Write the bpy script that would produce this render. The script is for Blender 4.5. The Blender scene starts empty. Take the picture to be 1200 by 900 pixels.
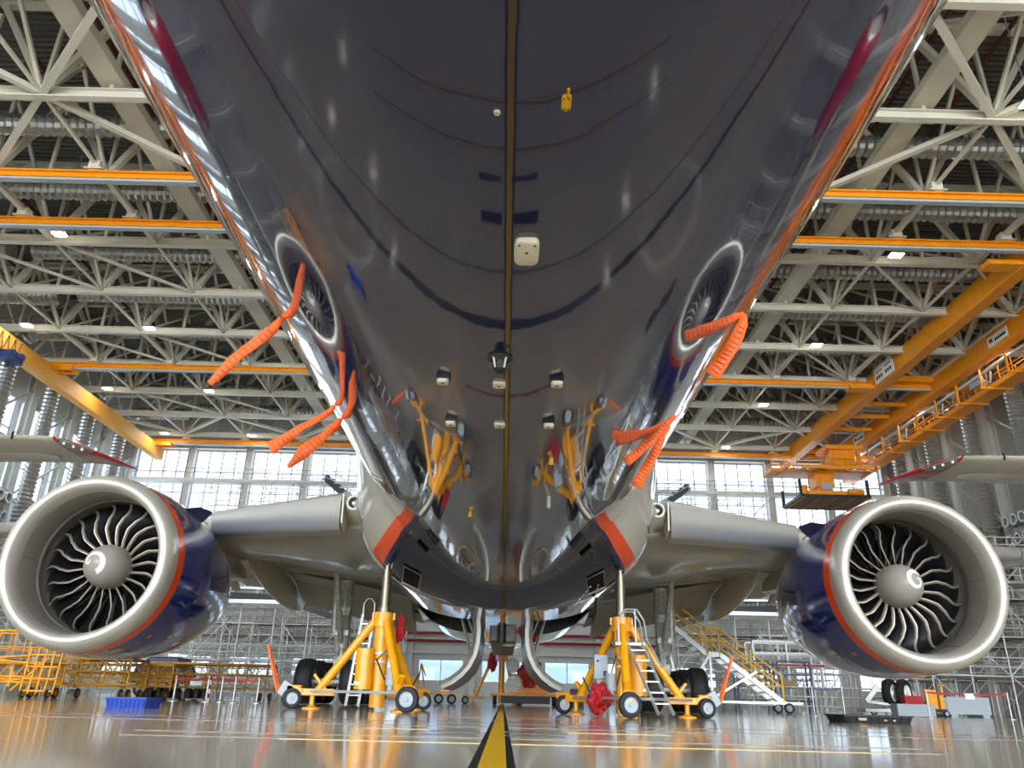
import bpy, bmesh, math, random
from mathutils import Vector, Matrix, Euler, noise
random.seed(7)
PI = math.pi
R_ = math.radians
col = bpy.context.scene.collection
AX = -0.05                      # aircraft centre line

# ------------------------------------------------------------------ materials
def srgb(r, g, b):
    f = lambda c: (c/12.92 if c <= .04045 else ((c+.055)/1.055)**2.4)
    return (f(r/255), f(g/255), f(b/255), 1)
MATS = {}
def mat(name, rgb, rough=.5, metal=0, coat=0, ior=1.5, bump=None, emit=None, coat_rough=.03, var=None):
    if name in MATS: return MATS[name]
    m = bpy.data.materials.new(name); m.use_nodes = True
    nt = m.node_tree; b = nt.nodes['Principled BSDF']
    b.inputs['Base Color'].default_value = srgb(*rgb)
    b.inputs['Roughness'].default_value = rough
    b.inputs['Metallic'].default_value = metal
    b.inputs['IOR'].default_value = ior
    b.inputs['Coat Weight'].default_value = coat
    b.inputs['Coat Roughness'].default_value = coat_rough
    tc = nt.nodes.new('ShaderNodeTexCoord')
    if var:                      # slight dirt variation (scale, amount)
        n = nt.nodes.new('ShaderNodeTexNoise'); n.inputs['Scale'].default_value = var[0]; n.inputs['Detail'].default_value = 4
        nt.links.new(tc.outputs['Object'], n.inputs['Vector'])
        mx = nt.nodes.new('ShaderNodeMixRGB'); mx.blend_type = 'MULTIPLY'; mx.inputs[0].default_value = var[1]
        mx.inputs[1].default_value = srgb(*rgb)
        rp = nt.nodes.new('ShaderNodeValToRGB'); rp.color_ramp.elements[0].position = .3; rp.color_ramp.elements[1].position = .7
        nt.links.new(n.outputs['Fac'], rp.inputs[0]); nt.links.new(rp.outputs[0], mx.inputs[2]); nt.links.new(mx.outputs[0], b.inputs['Base Color'])
    if bump:                     # (scale, strength, distance)
        n = nt.nodes.new('ShaderNodeTexNoise'); n.inputs['Scale'].default_value = bump[0]
        nt.links.new(tc.outputs['Object'], n.inputs['Vector'])
        bp = nt.nodes.new('ShaderNodeBump'); bp.inputs['Strength'].default_value = bump[1]; bp.inputs['Distance'].default_value = bump[2]
        nt.links.new(n.outputs['Fac'], bp.inputs['Height']); nt.links.new(bp.outputs[0], b.inputs['Normal'])
    if emit:
        b.inputs['Emission Color'].default_value = srgb(*rgb); b.inputs['Emission Strength'].default_value = emit
    MATS[name] = m
    return m

M_white   = mat('white_steel_paint', (216,209,190), .45, var=(.6,.12))
M_wcol    = mat('wall_column_paint', (200,198,188), .5)
M_wall    = mat('wall_panel', (208,208,202), .6, var=(.15,.12))
M_wallR   = mat('wall_panel_grey', (184,181,172), .6, var=(.15,.2))
M_orange  = mat('crane_orange', (244,152,8), .45, coat=.1, var=(1.5,.12))
M_gold    = mat('crane_ochre', (226,158,52), .6)
M_yellow  = mat('equipment_yellow', (246,165,12), .35, coat=.3, var=(3,.15))
M_ochre   = mat('platform_ochre', (196,140,30), .45, var=(3,.2))
M_duct    = mat('duct_foil', (190,188,182), .28, .85)
M_galv    = mat('scaffold_tube', (206,206,202), .4, .25)
M_alu     = mat('aluminium', (186,186,182), .35, .6)
M_deckb   = mat('scaffold_board', (95,95,92), .6)
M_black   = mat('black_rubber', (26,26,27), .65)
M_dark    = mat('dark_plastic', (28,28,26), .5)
M_steel   = mat('worn_steel', (128,118,102), .35, .85)
M_lip     = mat('satin_inlet_metal', (204,198,186), .36, .6, coat=.12)
M_inlet   = mat('inlet_liner', (152,146,134), .38, .35)
M_blade   = mat('fan_blade_black', (16,16,18), .35)
M_bedge   = mat('blade_edge_titanium', (158,145,130), .4, .55)
M_spin    = mat('spinner_grey', (158,150,140), .4, .1, coat=.1)
M_mark    = mat('white_marking', (238,234,226), .5)
M_navy    = mat('cowl_navy', (16,38,118), .12, 0, coat=1, ior=1.5)
M_ostripe = mat('stripe_orange', (226,70,20), .2, 0, coat=.6)
M_wing    = mat('wing_grey', (200,193,174), .25, .05, coat=.5, var=(.5,.15))
M_wing2   = mat('flap_grey', (182,176,158), .35, .05, coat=.2, var=(.5,.2))
M_slat    = mat('slat_metal', (214,212,206), .34, .75)
M_redtip  = mat('tip_red', (178,20,38), .25, coat=.6)
M_redcl   = mat('red_cover_cloth', (168,14,24), .6)
M_redp    = mat('red_pipe', (150,20,34), .45)
M_drkpipe = mat('oxide_pipe', (92,44,36), .6)
M_strm    = mat('streamer_orange', (250,108,40), .65)
M_strmd   = mat('streamer_print', (150,38,12), .6)
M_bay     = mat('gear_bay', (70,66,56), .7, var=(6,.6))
M_doorin  = mat('gear_door_inner', (120,112,96), .5, .2, var=(5,.5))
M_silver  = mat('polished_skin', (196,198,202), .12, .95)
M_strut   = mat('strut_grey', (176,172,158), .4, .2, var=(8,.4))
M_blue    = mat('blue_plastic', (24,62,158), .4)
M_bluem   = mat('blue_machine', (30,48,96), .4)
M_crate   = mat('crate_grey', (168,176,180), .5)
M_wood    = mat('pallet_wood', (178,150,112), .7)
M_plate   = mat('cream_antenna', (222,214,190), .45)
M_yplate  = mat('yellow_plate', (228,170,20), .45)
M_lamp    = mat('lamp_glow', (255,252,244), .5, emit=60)
M_floorb  = mat('floor_black_paint', (20,20,24), .4, ior=1.3)
M_door    = mat('gear_door_edge', (122,118,108), .3, .5)
M_rub     = mat('rub_strip', (104,98,88), .4, .3, var=(9,.5))
M_hduct   = mat('heating_duct_paint', (176,174,168), .5)
M_void    = mat('dark_opening', (8,8,9), .9)
M_brown   = mat('brown_board', (120,86,76), .6)

def floor_mat():
    m = bpy.data.materials.new('epoxy_floor'); m.use_nodes = True; nt = m.node_tree; N = nt.nodes; L = nt.links
    b = N['Principled BSDF']; tc = N.new('ShaderNodeTexCoord')
    n = N.new('ShaderNodeTexNoise'); n.inputs['Scale'].default_value = .35; n.inputs['Detail'].default_value = 5
    L.new(tc.outputs['Object'], n.inputs['Vector'])
    r = N.new('ShaderNodeValToRGB'); r.color_ramp.elements[0].color = srgb(176,164,142); r.color_ramp.elements[1].color = srgb(196,184,160)
    r.color_ramp.elements[0].position = .3; r.color_ramp.elements[1].position = .7
    L.new(n.outputs['Fac'], r.inputs[0]); L.new(r.outputs[0], b.inputs['Base Color'])
    b.inputs['Roughness'].default_value = .095; b.inputs['IOR'].default_value = 1.5
    n2 = N.new('ShaderNodeTexNoise'); n2.inputs['Scale'].default_value = 1.1; n2.inputs['Detail'].default_value = 3
    mp = N.new('ShaderNodeMapping'); mp.inputs['Scale'].default_value = (2.2, .8, 1)
    L.new(tc.outputs['Object'], mp.inputs[0]); L.new(mp.outputs[0], n2.inputs['Vector'])
    bp = N.new('ShaderNodeBump'); bp.inputs['Strength'].default_value = .12; bp.inputs['Distance'].default_value = .0035
    L.new(n2.outputs['Fac'], bp.inputs['Height']); L.new(bp.outputs[0], b.inputs['Normal'])
    return m
def skin_mat():
    """airliner livery: dark blue belly, orange stripe, silver sides; angle about the fuselage axis decides"""
    m = bpy.data.materials.new('airliner_livery'); m.use_nodes = True; nt = m.node_tree; N = nt.nodes; L = nt.links
    b = N['Principled BSDF']; tc = N.new('ShaderNodeTexCoord'); sp = N.new('ShaderNodeSeparateXYZ')
    L.new(tc.outputs['Object'], sp.inputs[0])
    def mth(op, a, c=None, v=None):
        q = N.new('ShaderNodeMath'); q.operation = op
        if a is not None: L.new(a, q.inputs[0])
        if c is not None: L.new(c, q.inputs[1])
        elif v is not None: q.inputs[1].default_value = v
        return q.outputs[0]
    ax = mth('ABSOLUTE', sp.outputs['X']); neg = mth('MULTIPLY', sp.outputs['Z'], v=-1)
    ang = mth('ARCTAN2', ax, neg)                      # 0 at keel
    # stripe lower edge
    # beyond the belly fairing (Y>15) the stripe sits a little higher up
    f = mth('SUBTRACT', sp.outputs['Y'], v=15.0); f = mth('DIVIDE', f, v=4.0)
    cl = N.new('ShaderNodeClamp'); L.new(f, cl.inputs[0])
    sh = mth('MULTIPLY', cl.outputs[0], v=R_(4.5)); a2 = mth('SUBTRACT', ang, sh)
    rp = N.new('ShaderNodeValToRGB'); rp.color_ramp.interpolation = 'CONSTANT'
    e = rp.color_ramp.elements; e[0].position = 0; e[0].color = srgb(14,24,66)
    e[1].position = 41.0/180; e[1].color = srgb(222,74,26)
    q = e.new(46.6/180); q.color = srgb(188,190,194)
    nv = mth('DIVIDE', a2, v=PI); L.new(nv, rp.inputs[0])
    up = mth('GREATER_THAN', a2, v=R_(46.6)); bk = mth('GREATER_THAN', sp.outputs['Y'], v=14.5); both = mth('MULTIPLY', up, bk)
    mg = N.new('ShaderNodeMixRGB'); L.new(both, mg.inputs[0]); L.new(rp.outputs[0], mg.inputs[1]); mg.inputs[2].default_value = srgb(178,172,156); L.new(mg.outputs[0], b.inputs['Base Color'])
    gt = mth('GREATER_THAN', a2, v=R_(46.6)); mt = mth('MULTIPLY', gt, v=.85)
    gf = mth('LESS_THAN', sp.outputs['Y'], v=14.5); mt2 = mth('MULTIPLY', mt, gf)
    L.new(mt2, b.inputs['Metallic'])
    b.inputs['Roughness'].default_value = .08; b.inputs['IOR'].default_value = 1.5
    b.inputs['Coat Weight'].default_value = 1; b.inputs['Coat IOR'].default_value = 1.52; b.inputs['Coat Roughness'].default_value = .02
    # gentle skin waviness + circumferential joints
    n = N.new('ShaderNodeTexNoise'); n.inputs['Scale'].default_value = 1.3; n.inputs['Detail'].default_value = 3
    L.new(tc.outputs['Object'], n.inputs['Vector'])
    yy = mth('SUBTRACT', sp.outputs['Y'], v=6.95); md = mth('PINGPONG', yy, v=3.2); j = mth('LESS_THAN', md, v=.008)
    sc = mth('MULTIPLY', j, v=-.6); hs = mth('ADD', n.outputs['Fac'], sc)
    bp = N.new('ShaderNodeBump'); bp.inputs['Strength'].default_value = .35; bp.inputs['Distance'].default_value = .006
    L.new(hs, bp.inputs['Height']); L.new(bp.outputs[0], b.inputs['Normal']); L.new(bp.outputs[0], b.inputs['Coat Normal'])
    return m
def deck_mat():
    m = bpy.data.materials.new('roof_deck'); m.use_nodes = True; nt = m.node_tree; N = nt.nodes; L = nt.links
    b = N['Principled BSDF']; b.inputs['Base Color'].default_value = srgb(98,96,88); b.inputs['Roughness'].default_value = .5
    tc = N.new('ShaderNodeTexCoord'); w = N.new('ShaderNodeTexWave'); w.bands_direction = 'Y'; w.inputs['Scale'].default_value = .9
    L.new(tc.outputs['Object'], w.inputs['Vector'])
    bp = N.new('ShaderNodeBump'); bp.inputs['Distance'].default_value = .2; bp.inputs['Strength'].default_value = 1
    L.new(w.outputs['Fac'], bp.inputs['Height']); L.new(bp.outputs[0], b.inputs['Normal'])
    return m
def glass_mat(nm='window_glass', tint=(.25,.278,.305,1)):
    m = bpy.data.materials.new(nm); m.use_nodes = True; nt = m.node_tree; N = nt.nodes; L = nt.links
    for n in list(N): N.remove(n)
    o = N.new('ShaderNodeOutputMaterial'); t = N.new('ShaderNodeBsdfTransparent'); t.inputs[0].default_value = tint
    g = N.new('ShaderNodeBsdfGlossy'); g.inputs['Roughness'].default_value = .05; mx = N.new('ShaderNodeMixShader'); mx.inputs[0].default_value = .06
    L.new(t.outputs[0], mx.inputs[1]); L.new(g.outputs[0], mx.inputs[2]); L.new(mx.outputs[0], o.inputs[0])
    return m
M_floor = floor_mat(); M_skin = skin_mat(); M_roof = deck_mat(); M_glass = glass_mat(); M_glassb = glass_mat('blue_film_glass', (.07,.095,.125,1))
def fyellow():
    return mat('floor_yellow_paint', (226,176,20), .4, ior=1.3)

# ------------------------------------------------------------------ mesh helpers
def frame(d):
    d = Vector(d).normalized()
    up = Vector((0,0,1)) if abs(d.z) < .95 else Vector((1,0,0))
    x = d.cross(up).normalized(); y = x.cross(d).normalized()
    return x, y, d
class MB:
    def __init__(s): s.v = []; s.f = []; s.mi = []; s.m = 0; s.mats = []
    def use(s, m):
        if m not in s.mats: s.mats.append(m)
        s.m = s.mats.index(m); return s
    def add(s, vs, fs):
        o = len(s.v); s.v += [tuple(v) for v in vs]; s.f += [tuple(i+o for i in f) for f in fs]; s.mi += [s.m]*len(fs); return s
    def box(s, c, d, rot=None):
        vs = [Vector((x*d[0]/2, y*d[1]/2, z*d[2]/2)) for x in (-1,1) for y in (-1,1) for z in (-1,1)]
        if rot is not None:
            rm = Euler(rot).to_matrix(); vs = [rm @ v for v in vs]
        c = Vector(c); return s.add([v+c for v in vs], [(0,1,3,2),(4,6,7,5),(0,4,5,1),(2,3,7,6),(0,2,6,4),(1,5,7,3)])
    def beam(s, p, q, w, h):
        p = Vector(p); q = Vector(q); x, y, d = frame(q-p); x = x*(w/2); y = y*(h/2)
        return s.add([p-x-y, p+x-y, p+x+y, p-x+y, q-x-y, q+x-y, q+x+y, q-x+y], [(3,2,1,0),(4,5,6,7),(0,1,5,4),(1,2,6,5),(2,3,7,6),(3,0,4,7)])
    def ibeam(s, p, q, w, h, t=.05):
        p = Vector(p); q = Vector(q); x, y, d = frame(q-p)
        for k in (-1, 1): s.beam(p+y*(k*(h-t)/2), q+y*(k*(h-t)/2), w, t)
        return s.beam(p, q, t, h-2*t)
    def tube(s, p, q, r, n=8, r2=None, cap=True):
        return s.path([p, q], [r, r if r2 is None else r2], n, cap)
    def path(s, pts, rr, n=8, cap=True):
        pts = [Vector(p) for p in pts]
        if not hasattr(rr, '__len__'): rr = [rr]*len(pts)
        vs = []; fs = []; px = None
        for i, p in enumerate(pts):
            d = (pts[min(i+1, len(pts)-1)]-pts[max(i-1, 0)])
            if px is None: x, y, dd = frame(d)
            else:
                dd = d.normalized(); x = (px-dd*px.dot(dd))
                x = x.normalized() if x.length > 1e-5 else frame(d)[0]
                y = dd.cross(x)*-1; y = x.cross(dd)
            px = x
            for k in range(n):
                a = 2*PI*k/n; vs.append(p+x*(math.cos(a)*rr[i])+y*(math.sin(a)*rr[i]))
        for i in range(len(pts)-1):
            for k in range(n):
                a = i*n+k; b = i*n+(k+1) % n; fs.append((a, b, b+n, a+n))
        if cap: fs.append(tuple(range(n-1, -1, -1))); fs.append(tuple((len(pts)-1)*n+k for k in range(n)))
        return s.add(vs, fs)
    def lathe(s, prof, c=(0,0,0), axis=(0,1,0), n=48, close=False):
        """prof: list of (along, radius)"""
        c = Vector(c); x, y, d = frame(axis); vs = []; fs = []
        for (a, r) in prof:
            for k in range(n):
                t = 2*PI*k/n; vs.append(c+d*a+x*(math.cos(t)*r)+y*(math.sin(t)*r))
        m = len(prof)
        for i in range(m-1):
            for k in range(n):
                a = i*n+k; b = i*n+(k+1) % n; fs.append((a, b, b+n, a+n))
        return s.add(vs, fs)
    def grid(s, rows, flip=False):
        m = len(rows[0]); vs = [p for r in rows for p in r]; fs = []
        for i in range(len(rows)-1):
            for j in range(m-1):
                a = i*m+j; q = (a, a+1, a+m+1, a+m); fs.append(q[::-1] if flip else q)
        return s.add(vs, fs)
    def loft(s, rings, cap=True):
        n = len(rings[0]); vs = [p for r in rings for p in r]; fs = []
        for i in range(len(rings)-1):
            for k in range(n):
                a = i*n+k; b = i*n+(k+1) % n; fs.append((a, b, b+n, a+n))
        if cap: fs.append(tuple(range(n-1, -1, -1))); fs.append(tuple((len(rings)-1)*n+k for k in range(n)))
        return s.add(vs, fs)
    def build(s, name, material=None, parent=None, smooth=False, solid=0, local=False, subsurf=0, bevel=0):
        me = bpy.data.meshes.new(name)
        off = Vector((0,0,0))
        if parent is not None and not local: off = rootloc(parent)
        me.from_pydata([tuple(Vector(v)-off) for v in s.v], [], s.f)
        ms = s.mats if s.mats else [material]
        for m in ms: me.materials.append(m)
        if s.mats: me.polygons.foreach_set('material_index', s.mi)
        bm = bmesh.new(); bm.from_mesh(me); bmesh.ops.recalc_face_normals(bm, faces=bm.faces); bm.to_mesh(me); bm.free()
        if smooth:
            me.polygons.foreach_set('use_smooth', [True]*len(me.polygons))
            me.set_sharp_from_angle(angle=R_(smooth if smooth is not True else 40))
        me.update()
        o = bpy.data.objects.new(name, me); col.objects.link(o)
        if parent is not None: o.parent = parent
        if solid: md = o.modifiers.new('solid', 'SOLIDIFY'); md.thickness = solid; md.offset = 0
        if bevel: md = o.modifiers.new('bevel', 'BEVEL'); md.width = bevel; md.segments = 2; md.limit_method = 'ANGLE'
        if subsurf: md = o.modifiers.new('sub', 'SUBSURF'); md.levels = subsurf; md.render_levels = subsurf
        return o
def rootloc(p):
    v = Vector((0,0,0))
    while p is not None: v += Vector(p.location); p = p.parent
    return v
def tag(o, label=None, cat=None, group=None, kind=None):
    if label: o['label'] = label
    if cat: o['category'] = cat
    if group: o['group'] = group
    if kind: o['kind'] = kind
    return o
def thing(name, label, cat, loc=(0,0,0), group=None):
    o = bpy.data.objects.new(name, None); col.objects.link(o); o.location = loc; o.empty_display_size = .2
    return tag(o, label, cat, group)
def struct(mb, name, m, **k):
    o = mb.build(name, m, **k); o['kind'] = 'structure'; return o
def kids(o): return [c for c in bpy.data.objects if c.parent == o]
def copy_tree(o, parent=None):
    c = o.copy(); col.objects.link(c)
    if parent is not None: c.parent = parent
    for ch in KID.get(o.name, None) or kids(o): copy_tree(ch, c)
    return c
KID = {}
UNIT = {}
def unit(kind, m):
    k = (kind, m.name)
    if k not in UNIT:
        b = MB()
        if kind == 'box': b.beam((0,0,-.5), (0,0,.5), 1, 1)
        elif kind == 'ib':
            b.box((0,.46,0), (1,.08,1)); b.box((0,-.46,0), (1,.08,1)); b.box((0,0,0), (.1,.84,1))
        else: b.tube((0,0,-.5), (0,0,.5), .5, 6)
        me = bpy.data.meshes.new('member_'+kind); me.from_pydata(b.v, [], b.f); me.materials.append(m)
        bm = bmesh.new(); bm.from_mesh(me); bmesh.ops.recalc_face_normals(bm, faces=bm.faces); bm.to_mesh(me); bm.free()
        if kind == 'tube': me.polygons.foreach_set('use_smooth', [len(p.vertices) == 4 for p in me.polygons])
        UNIT[k] = me
    return UNIT[k]
def members(root, name, m, segs, w, h=None, kind='tube'):
    """each straight member is a part of its own (the nearest hundred), the rest one part"""
    h = w if h is None else h
    segs = sorted(segs, key=lambda s: (Vector(s[0])+Vector(s[1])).length)
    off = rootloc(root); me = unit(kind, m)
    for p, q in segs[:100]:
        p = Vector(p)-off; q = Vector(q)-off; x, y, d = frame(q-p)
        o = bpy.data.objects.new(name, me); col.objects.link(o); o.parent = root
        L_ = (q-p).length
        mm = Matrix((x*w, y*h, d*L_)).transposed().to_4x4(); mm.translation = (p+q)/2
        o.matrix_local = mm
    if len(segs) > 100:
        b = MB()
        for p, q in segs[100:]:
            if kind == 'tube': b.tube(p, q, w/2, 5)
            else: b.beam(p, q, w, h)
        b.build(name, m, root)['kind'] = 'stuff'

# ------------------------------------------------------------------ hangar shell
XW, YB, YF, ZR = 40.5, 78.6, -34.0, 30.4
b = MB(); b.box((0, (YB+YF)/2-8, -.15), (2*XW+1, YB-YF+16+1, .3)); floor = struct(b, 'floor', M_floor)
b = MB(); b.box((0, (YB+YF)/2, ZR+.1), (2*XW+1, YB-YF+1, .2)); struct(b, 'ceiling', M_roof)
COLX = [-39.3+6.05*k for k in range(14)]
def wall_panels(name, m, along, fixed, lo, hi, z0, z1, holes, t=.25):
    """wall with rectangular holes; along 'x' or 'y'; holes (a0,a1,z0,z1)"""
    cuts = sorted({lo, hi, *[h[0] for h in holes], *[h[1] for h in holes]}); zc = sorted({z0, z1, *[h[2] for h in holes], *[h[3] for h in holes]})
    b = MB()
    for i in range(len(cuts)-1):
        for j in range(len(zc)-1):
            a0, a1, c0, c1 = cuts[i], cuts[i+1], zc[j], zc[j+1]; am = (a0+a1)/2; cm = (c0+c1)/2
            if any(h[0] < am < h[1] and h[2] < cm < h[3] for h in holes): continue
            if along == 'x': b.box((am, fixed, cm), (a1-a0, t, c1-c0))
            else: b.box((fixed, am, cm), (t, a1-a0, c1-c0))
    return struct(b, name, m)
WN = [0]
def window(along, fixed, a0, a1, z0, z1, na, nz, fm=None, gl=None):
    WN[0] += 1; fm = fm or M_winf; b = MB(); t = .09
    P = (lambda a, z: (a, fixed, z)) if along == 'x' else (lambda a, z: (fixed, a, z))
    for i in range(na+1):
        a = a0+(a1-a0)*i/na; b.beam(P(a, z0), P(a, z1), t, t)
    for j in range(nz+1):
        z = z0+(z1-z0)*j/nz; b.beam(P(a0, z), P(a1, z), t, t)
    o = struct(b, 'window_%d' % WN[0], fm)
    b = MB(); b.add([P(a0, z0), P(a1, z0), P(a1, z1), P(a0, z1)], [(0,1,2,3)]); b.build('pane', gl or M_glass, o)
M_winf = mat('window_frame', (140,138,168), .5)  # purplish cast of the window glare is put into this colour
M_winb = mat('window_frame_white', (214,216,220), .5)
# back wall
holes = []
for i in range(13):
    x0 = COLX[i]+.3; x1 = COLX[i+1]-.3; holes.append((x0, x1, 17.2, 23.9))
lowb = [i for i in range(13)]
for i in lowb:
    x0 = COLX[i]+.9; x1 = COLX[i+1]-.9; holes.append((x0, x1, 1.75, 3.65))
wall_panels('wall_back', M_wall, 'x', YB, -XW, XW, 0, ZR, holes)
for h in holes:
    if h[2] > 10: window('x', YB, h[0], h[1], h[2], h[3], 4, 3)
    else: window('x', YB, h[0], h[1], h[2], h[3], 2, 1, M_winb, M_glassb if abs(h[0]+2.4) < 11 else M_glass)
# side walls
SY = [YB-.6-6.1*k for k in range(19)]
hl = []
for k in range(9): hl.append((SY[k+1]+.3, SY[k]-.3, 12.0, 22.2))
wall_panels('wall_left', M_wall, 'y', -XW, YF, YB, 0, ZR, hl)
for h in hl: window('y', -XW, h[0], h[1], h[2], h[3], 3, 4)
wall_panels('wall_right', M_wallR, 'y', XW, YF, YB, 0, ZR, [])
# wall columns
for i, x in enumerate(COLX):
    b = MB(); b.ibeam((x, YB-.7, 0), (x, YB-.7, 24.2), .55, .7, .06)
    tag(b.build('wall_column', M_wcol), 'white steel column against the window wall, number %s from its left end' % ['one','two','three','four','five','six','seven','eight','nine','ten','eleven','twelve','thirteen','fourteen'][i], 'column', 'columns of the far window wall')
for s in (-1, 1):
    side = 'left' if s < 0 else 'right'
    for k in range(1, 12):
        y = SY[k]
        t = thing('wall_column', 'white steel column of the %s side wall, number %s from the far corner' % (side, ['','one','two','three','four','five','six','seven','eight','nine','ten','eleven'][k]), 'column', (s*(XW-1.0), y, 0), 'columns of the %s side wall' % side)
        b = MB(); b.ibeam((s*(XW-1.0), y, 0), (s*(XW-1.0), y, 24.2), .8, .6, .06); b.build('post', M_wcol, t)
        seg = []
        for z in (5, 9.5, 14, 18.5):
            seg.append(((s*(XW-1), y, z), (s*(XW-1), y+6.1, z)))
            seg.append(((s*(XW-1), y, z), (s*(XW-1), y+6.1, z+4.5)))
        members(t, 'brace', M_wcol, seg, .16, .16, 'box')
# ------------------------------------------------------------------ roof steel
TY = [26.75+6*k for k in range(-5, 9)]
TX = [-39, -33, -27, -21, -15, -9, -3, 3, 9, 15, 21, 27, 33, 39]
ORD = ['farthest','second farthest','third farthest','fourth farthest','fifth farthest','sixth farthest','seventh farthest','eighth farthest','ninth farthest','tenth farthest','eleventh farthest','twelfth farthest','thirteenth farthest','fourteenth farthest']
ZC, ZT = 24.55, 29.8
for i, y in enumerate(TY):
    t = thing('roof_truss', '%s of the white steel trusses spanning across under the roof' % ORD[len(TY)-1-i], 'truss', (0, y, ZC), 'roof trusses')
    b = MB(); b.ibeam((-40, y, ZC), (40, y, ZC), .34, .5, .06)
    for x in TX: b.box((x, y, ZC+.38), (.9, .04, .5))
    b.build('bottom_chord', M_white, t)
    b = MB(); b.ibeam((-40, y, ZT), (40, y, ZT), .34, .45, .06); b.build('top_chord', M_white, t)
    seg = []; sg2 = []
    for x in TX:
        for s in (-1, 1):
            if abs(x+3*s) < 40: seg.append(((x, y, ZC+.2), (x+3*s, y, ZT-.1)))
        if abs(x) < 38: sg2.append(((x+.0, y, ZC+.2), (x+.0, y, ZT-.1)))
        if x < 38: sg2.append(((x+3, y, ZT-.1), (x+3, y, ZC+.2)))
    members(t, 'diagonal', M_white, seg, .3, .3, 'box')
    members(t, 'post', M_white, sg2, .16, .16, 'box')
# bracing in plan and lengthwise
for i in range(len(TY)-1):
    y0, y1 = TY[i], TY[i+1]
    t = thing('roof_bracing', 'white diagonal bracing of the roof bay %s from the window wall' % ORD[len(TY)-2-i].replace(' farthest','').replace('farthest','first'), 'bracing', (0, y0, ZC), 'roof bracing bays')
    par = i % 2; seg = []; thin = []
    heavy = []
    for k, x in enumerate(TX):
        if (abs(x)-3) % 12 == 0: a, c = (y0, y1)
        else: a, c = (y1, y0)
        if par: a, c = c, a
        if (abs(x)-3) % 12 == 0 and (14 < y0 < 28 or y0 > 68):
            for s in (-6, 6):
                if abs(x+s) < 40: heavy.append(((x, a, ZC), (x+s, c, ZC)))
        if y0 in (32.75, 50.75): heavy.append(((x, y0, ZC), (x, y1, ZC)))
        else: seg.append(((x, y0, ZC), (x, y1, ZC)))
        thin.append(((x, y0, ZC), (x+3, y1, ZT)) if x < 0 else ((x, y0, ZC), (x-3, y1, ZT)))
        thin.append(((x, y1, ZC), (x, y0, ZT)))
        if k % 2: thin.append(((x, y0, ZC), (x, (y0+y1)/2, ZT)))
    if par and y0 > 35:
        for x in (-33, -27, 21, 27): thin.append(((x, y0, ZC), (x+6, y1, ZC)))
    if heavy: members(t, 'brace', M_white, heavy, .3, .24, 'box')
    members(t, 'tie', M_white, seg, .15, .15, 'box')
    members(t, 'rod', M_white, thin, .16, .16, 'box')
# lengthwise beams, girders, pipes
for s in (-1, 1):
    side = 'left' if s < 0 else 'right'
    t = thing('roof_walkway', 'long pale box shaped roof walkway running towards the windows on the %s side' % side, 'walkway', (s*18, 20, 25.1), 'roof walkways')
    b = MB(); b.box((s*18, 36, 25.12), (1.05, 83, .08)); b.box((s*18-.5, 36, 25.3), (.08, 83, .45)); b.box((s*18+.5, 36, 25.3), (.08, 83, .45)); b.build('deck', M_white, t)
    seg = []
    for y in range(-4, 77, 2):
        seg.append(((s*18+s*.5, y, 25.5), (s*18+s*.5, y, 26.5)))
    members(t, 'railing_post', M_white, seg, .05)
    b = MB(); b.tube((s*18.5, -5, 26.5), (s*18.5, 77, 26.5), .03, 5); b.tube((s*18.5, -5, 26.0), (s*18.5, 77, 26.0), .03, 5); b.build('handrail', M_white, t)
for n, x in enumerate([-37, -31.5, -24, -19.8, -12, 12, 19.2, 22.4, 31, 36.5]):
    b = MB(); b.tube((x, -14, 29.2), (x, 77.5, 29.2), .11, 8)
    tag(b.build('sprinkler_pipe', M_drkpipe), 'dark red pipe under the roof deck running away, number %s from the left wall' % ['one','two','three','four','five','six','seven','eight','nine','ten'][n], 'pipe', 'dark pipes under the roof deck')
# corrugated ducts
for i, y in enumerate([14.5, 20.5, 30.9, 36.3, 42.9, 48.6, 54.3, 60.5, 66.5, 72]):
    b = MB(); prof = []
    a = -39.0
    while a < 39: prof += [(a, .44), (a+.2, .56)]; a += .4
    b.lathe([q for q in prof if abs(q[0]) < 31], (0, y, 26.3), (1,0,0), 14)
    o = b.build('air_duct', M_duct)
    tag(o, 'silver corrugated air duct across the roof, number %s from the window wall' % ['ten','nine','eight','seven','six','five','four','three','two','one'][i], 'duct', 'corrugated ducts across the roof')
# bent ducts at the side walls
def side_duct(s, y, zt, zb, r=.62):
    pts = []; x1 = s*(XW-2.2)
    L_ = [(s*(XW-7.5), zt), (s*(XW-4.2), zt)] 
    n = 10
    P = [Vector((s*(XW-(9 if s < 0 else 4.6)), y, zt)), Vector((s*(XW-4.5), y, zt))]
    for k in range(7):
        a = PI/2*k/6; P.append(Vector((s*(XW-4.4+1.9*math.sin(a)), y, zt-1.9*(1-math.cos(a)))))
    P.append(Vector((x1-s*.3, y, zb)))
    # resample with ribs
    Q = []; rr = []; tot = 0
    for i in range(len(P)-1):
        L2 = (P[i+1]-P[i]).length; m = max(1, int(L2/.17))
        for k in range(m): Q.append(P[i].lerp(P[i+1], k/m)); rr.append(r if len(Q) % 2 else r*.8)
    b = MB(); b.path(Q, rr, 12)
    return b.build('wall_duct', M_duct)
for s in (-1, 1):
    for k in range(7):
        y = 71.75-6*k
        o = side_duct(s, y, 25.6, 8.5)
        tag(o, 'fat silver corrugated duct bending down the %s side wall, number %s from the far corner' % ('left' if s < 0 else 'right', ['one','two','three','four','five','six','seven'][k]), 'duct', 'ducts bending down the %s wall' % ('left' if s < 0 else 'right'))
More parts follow.
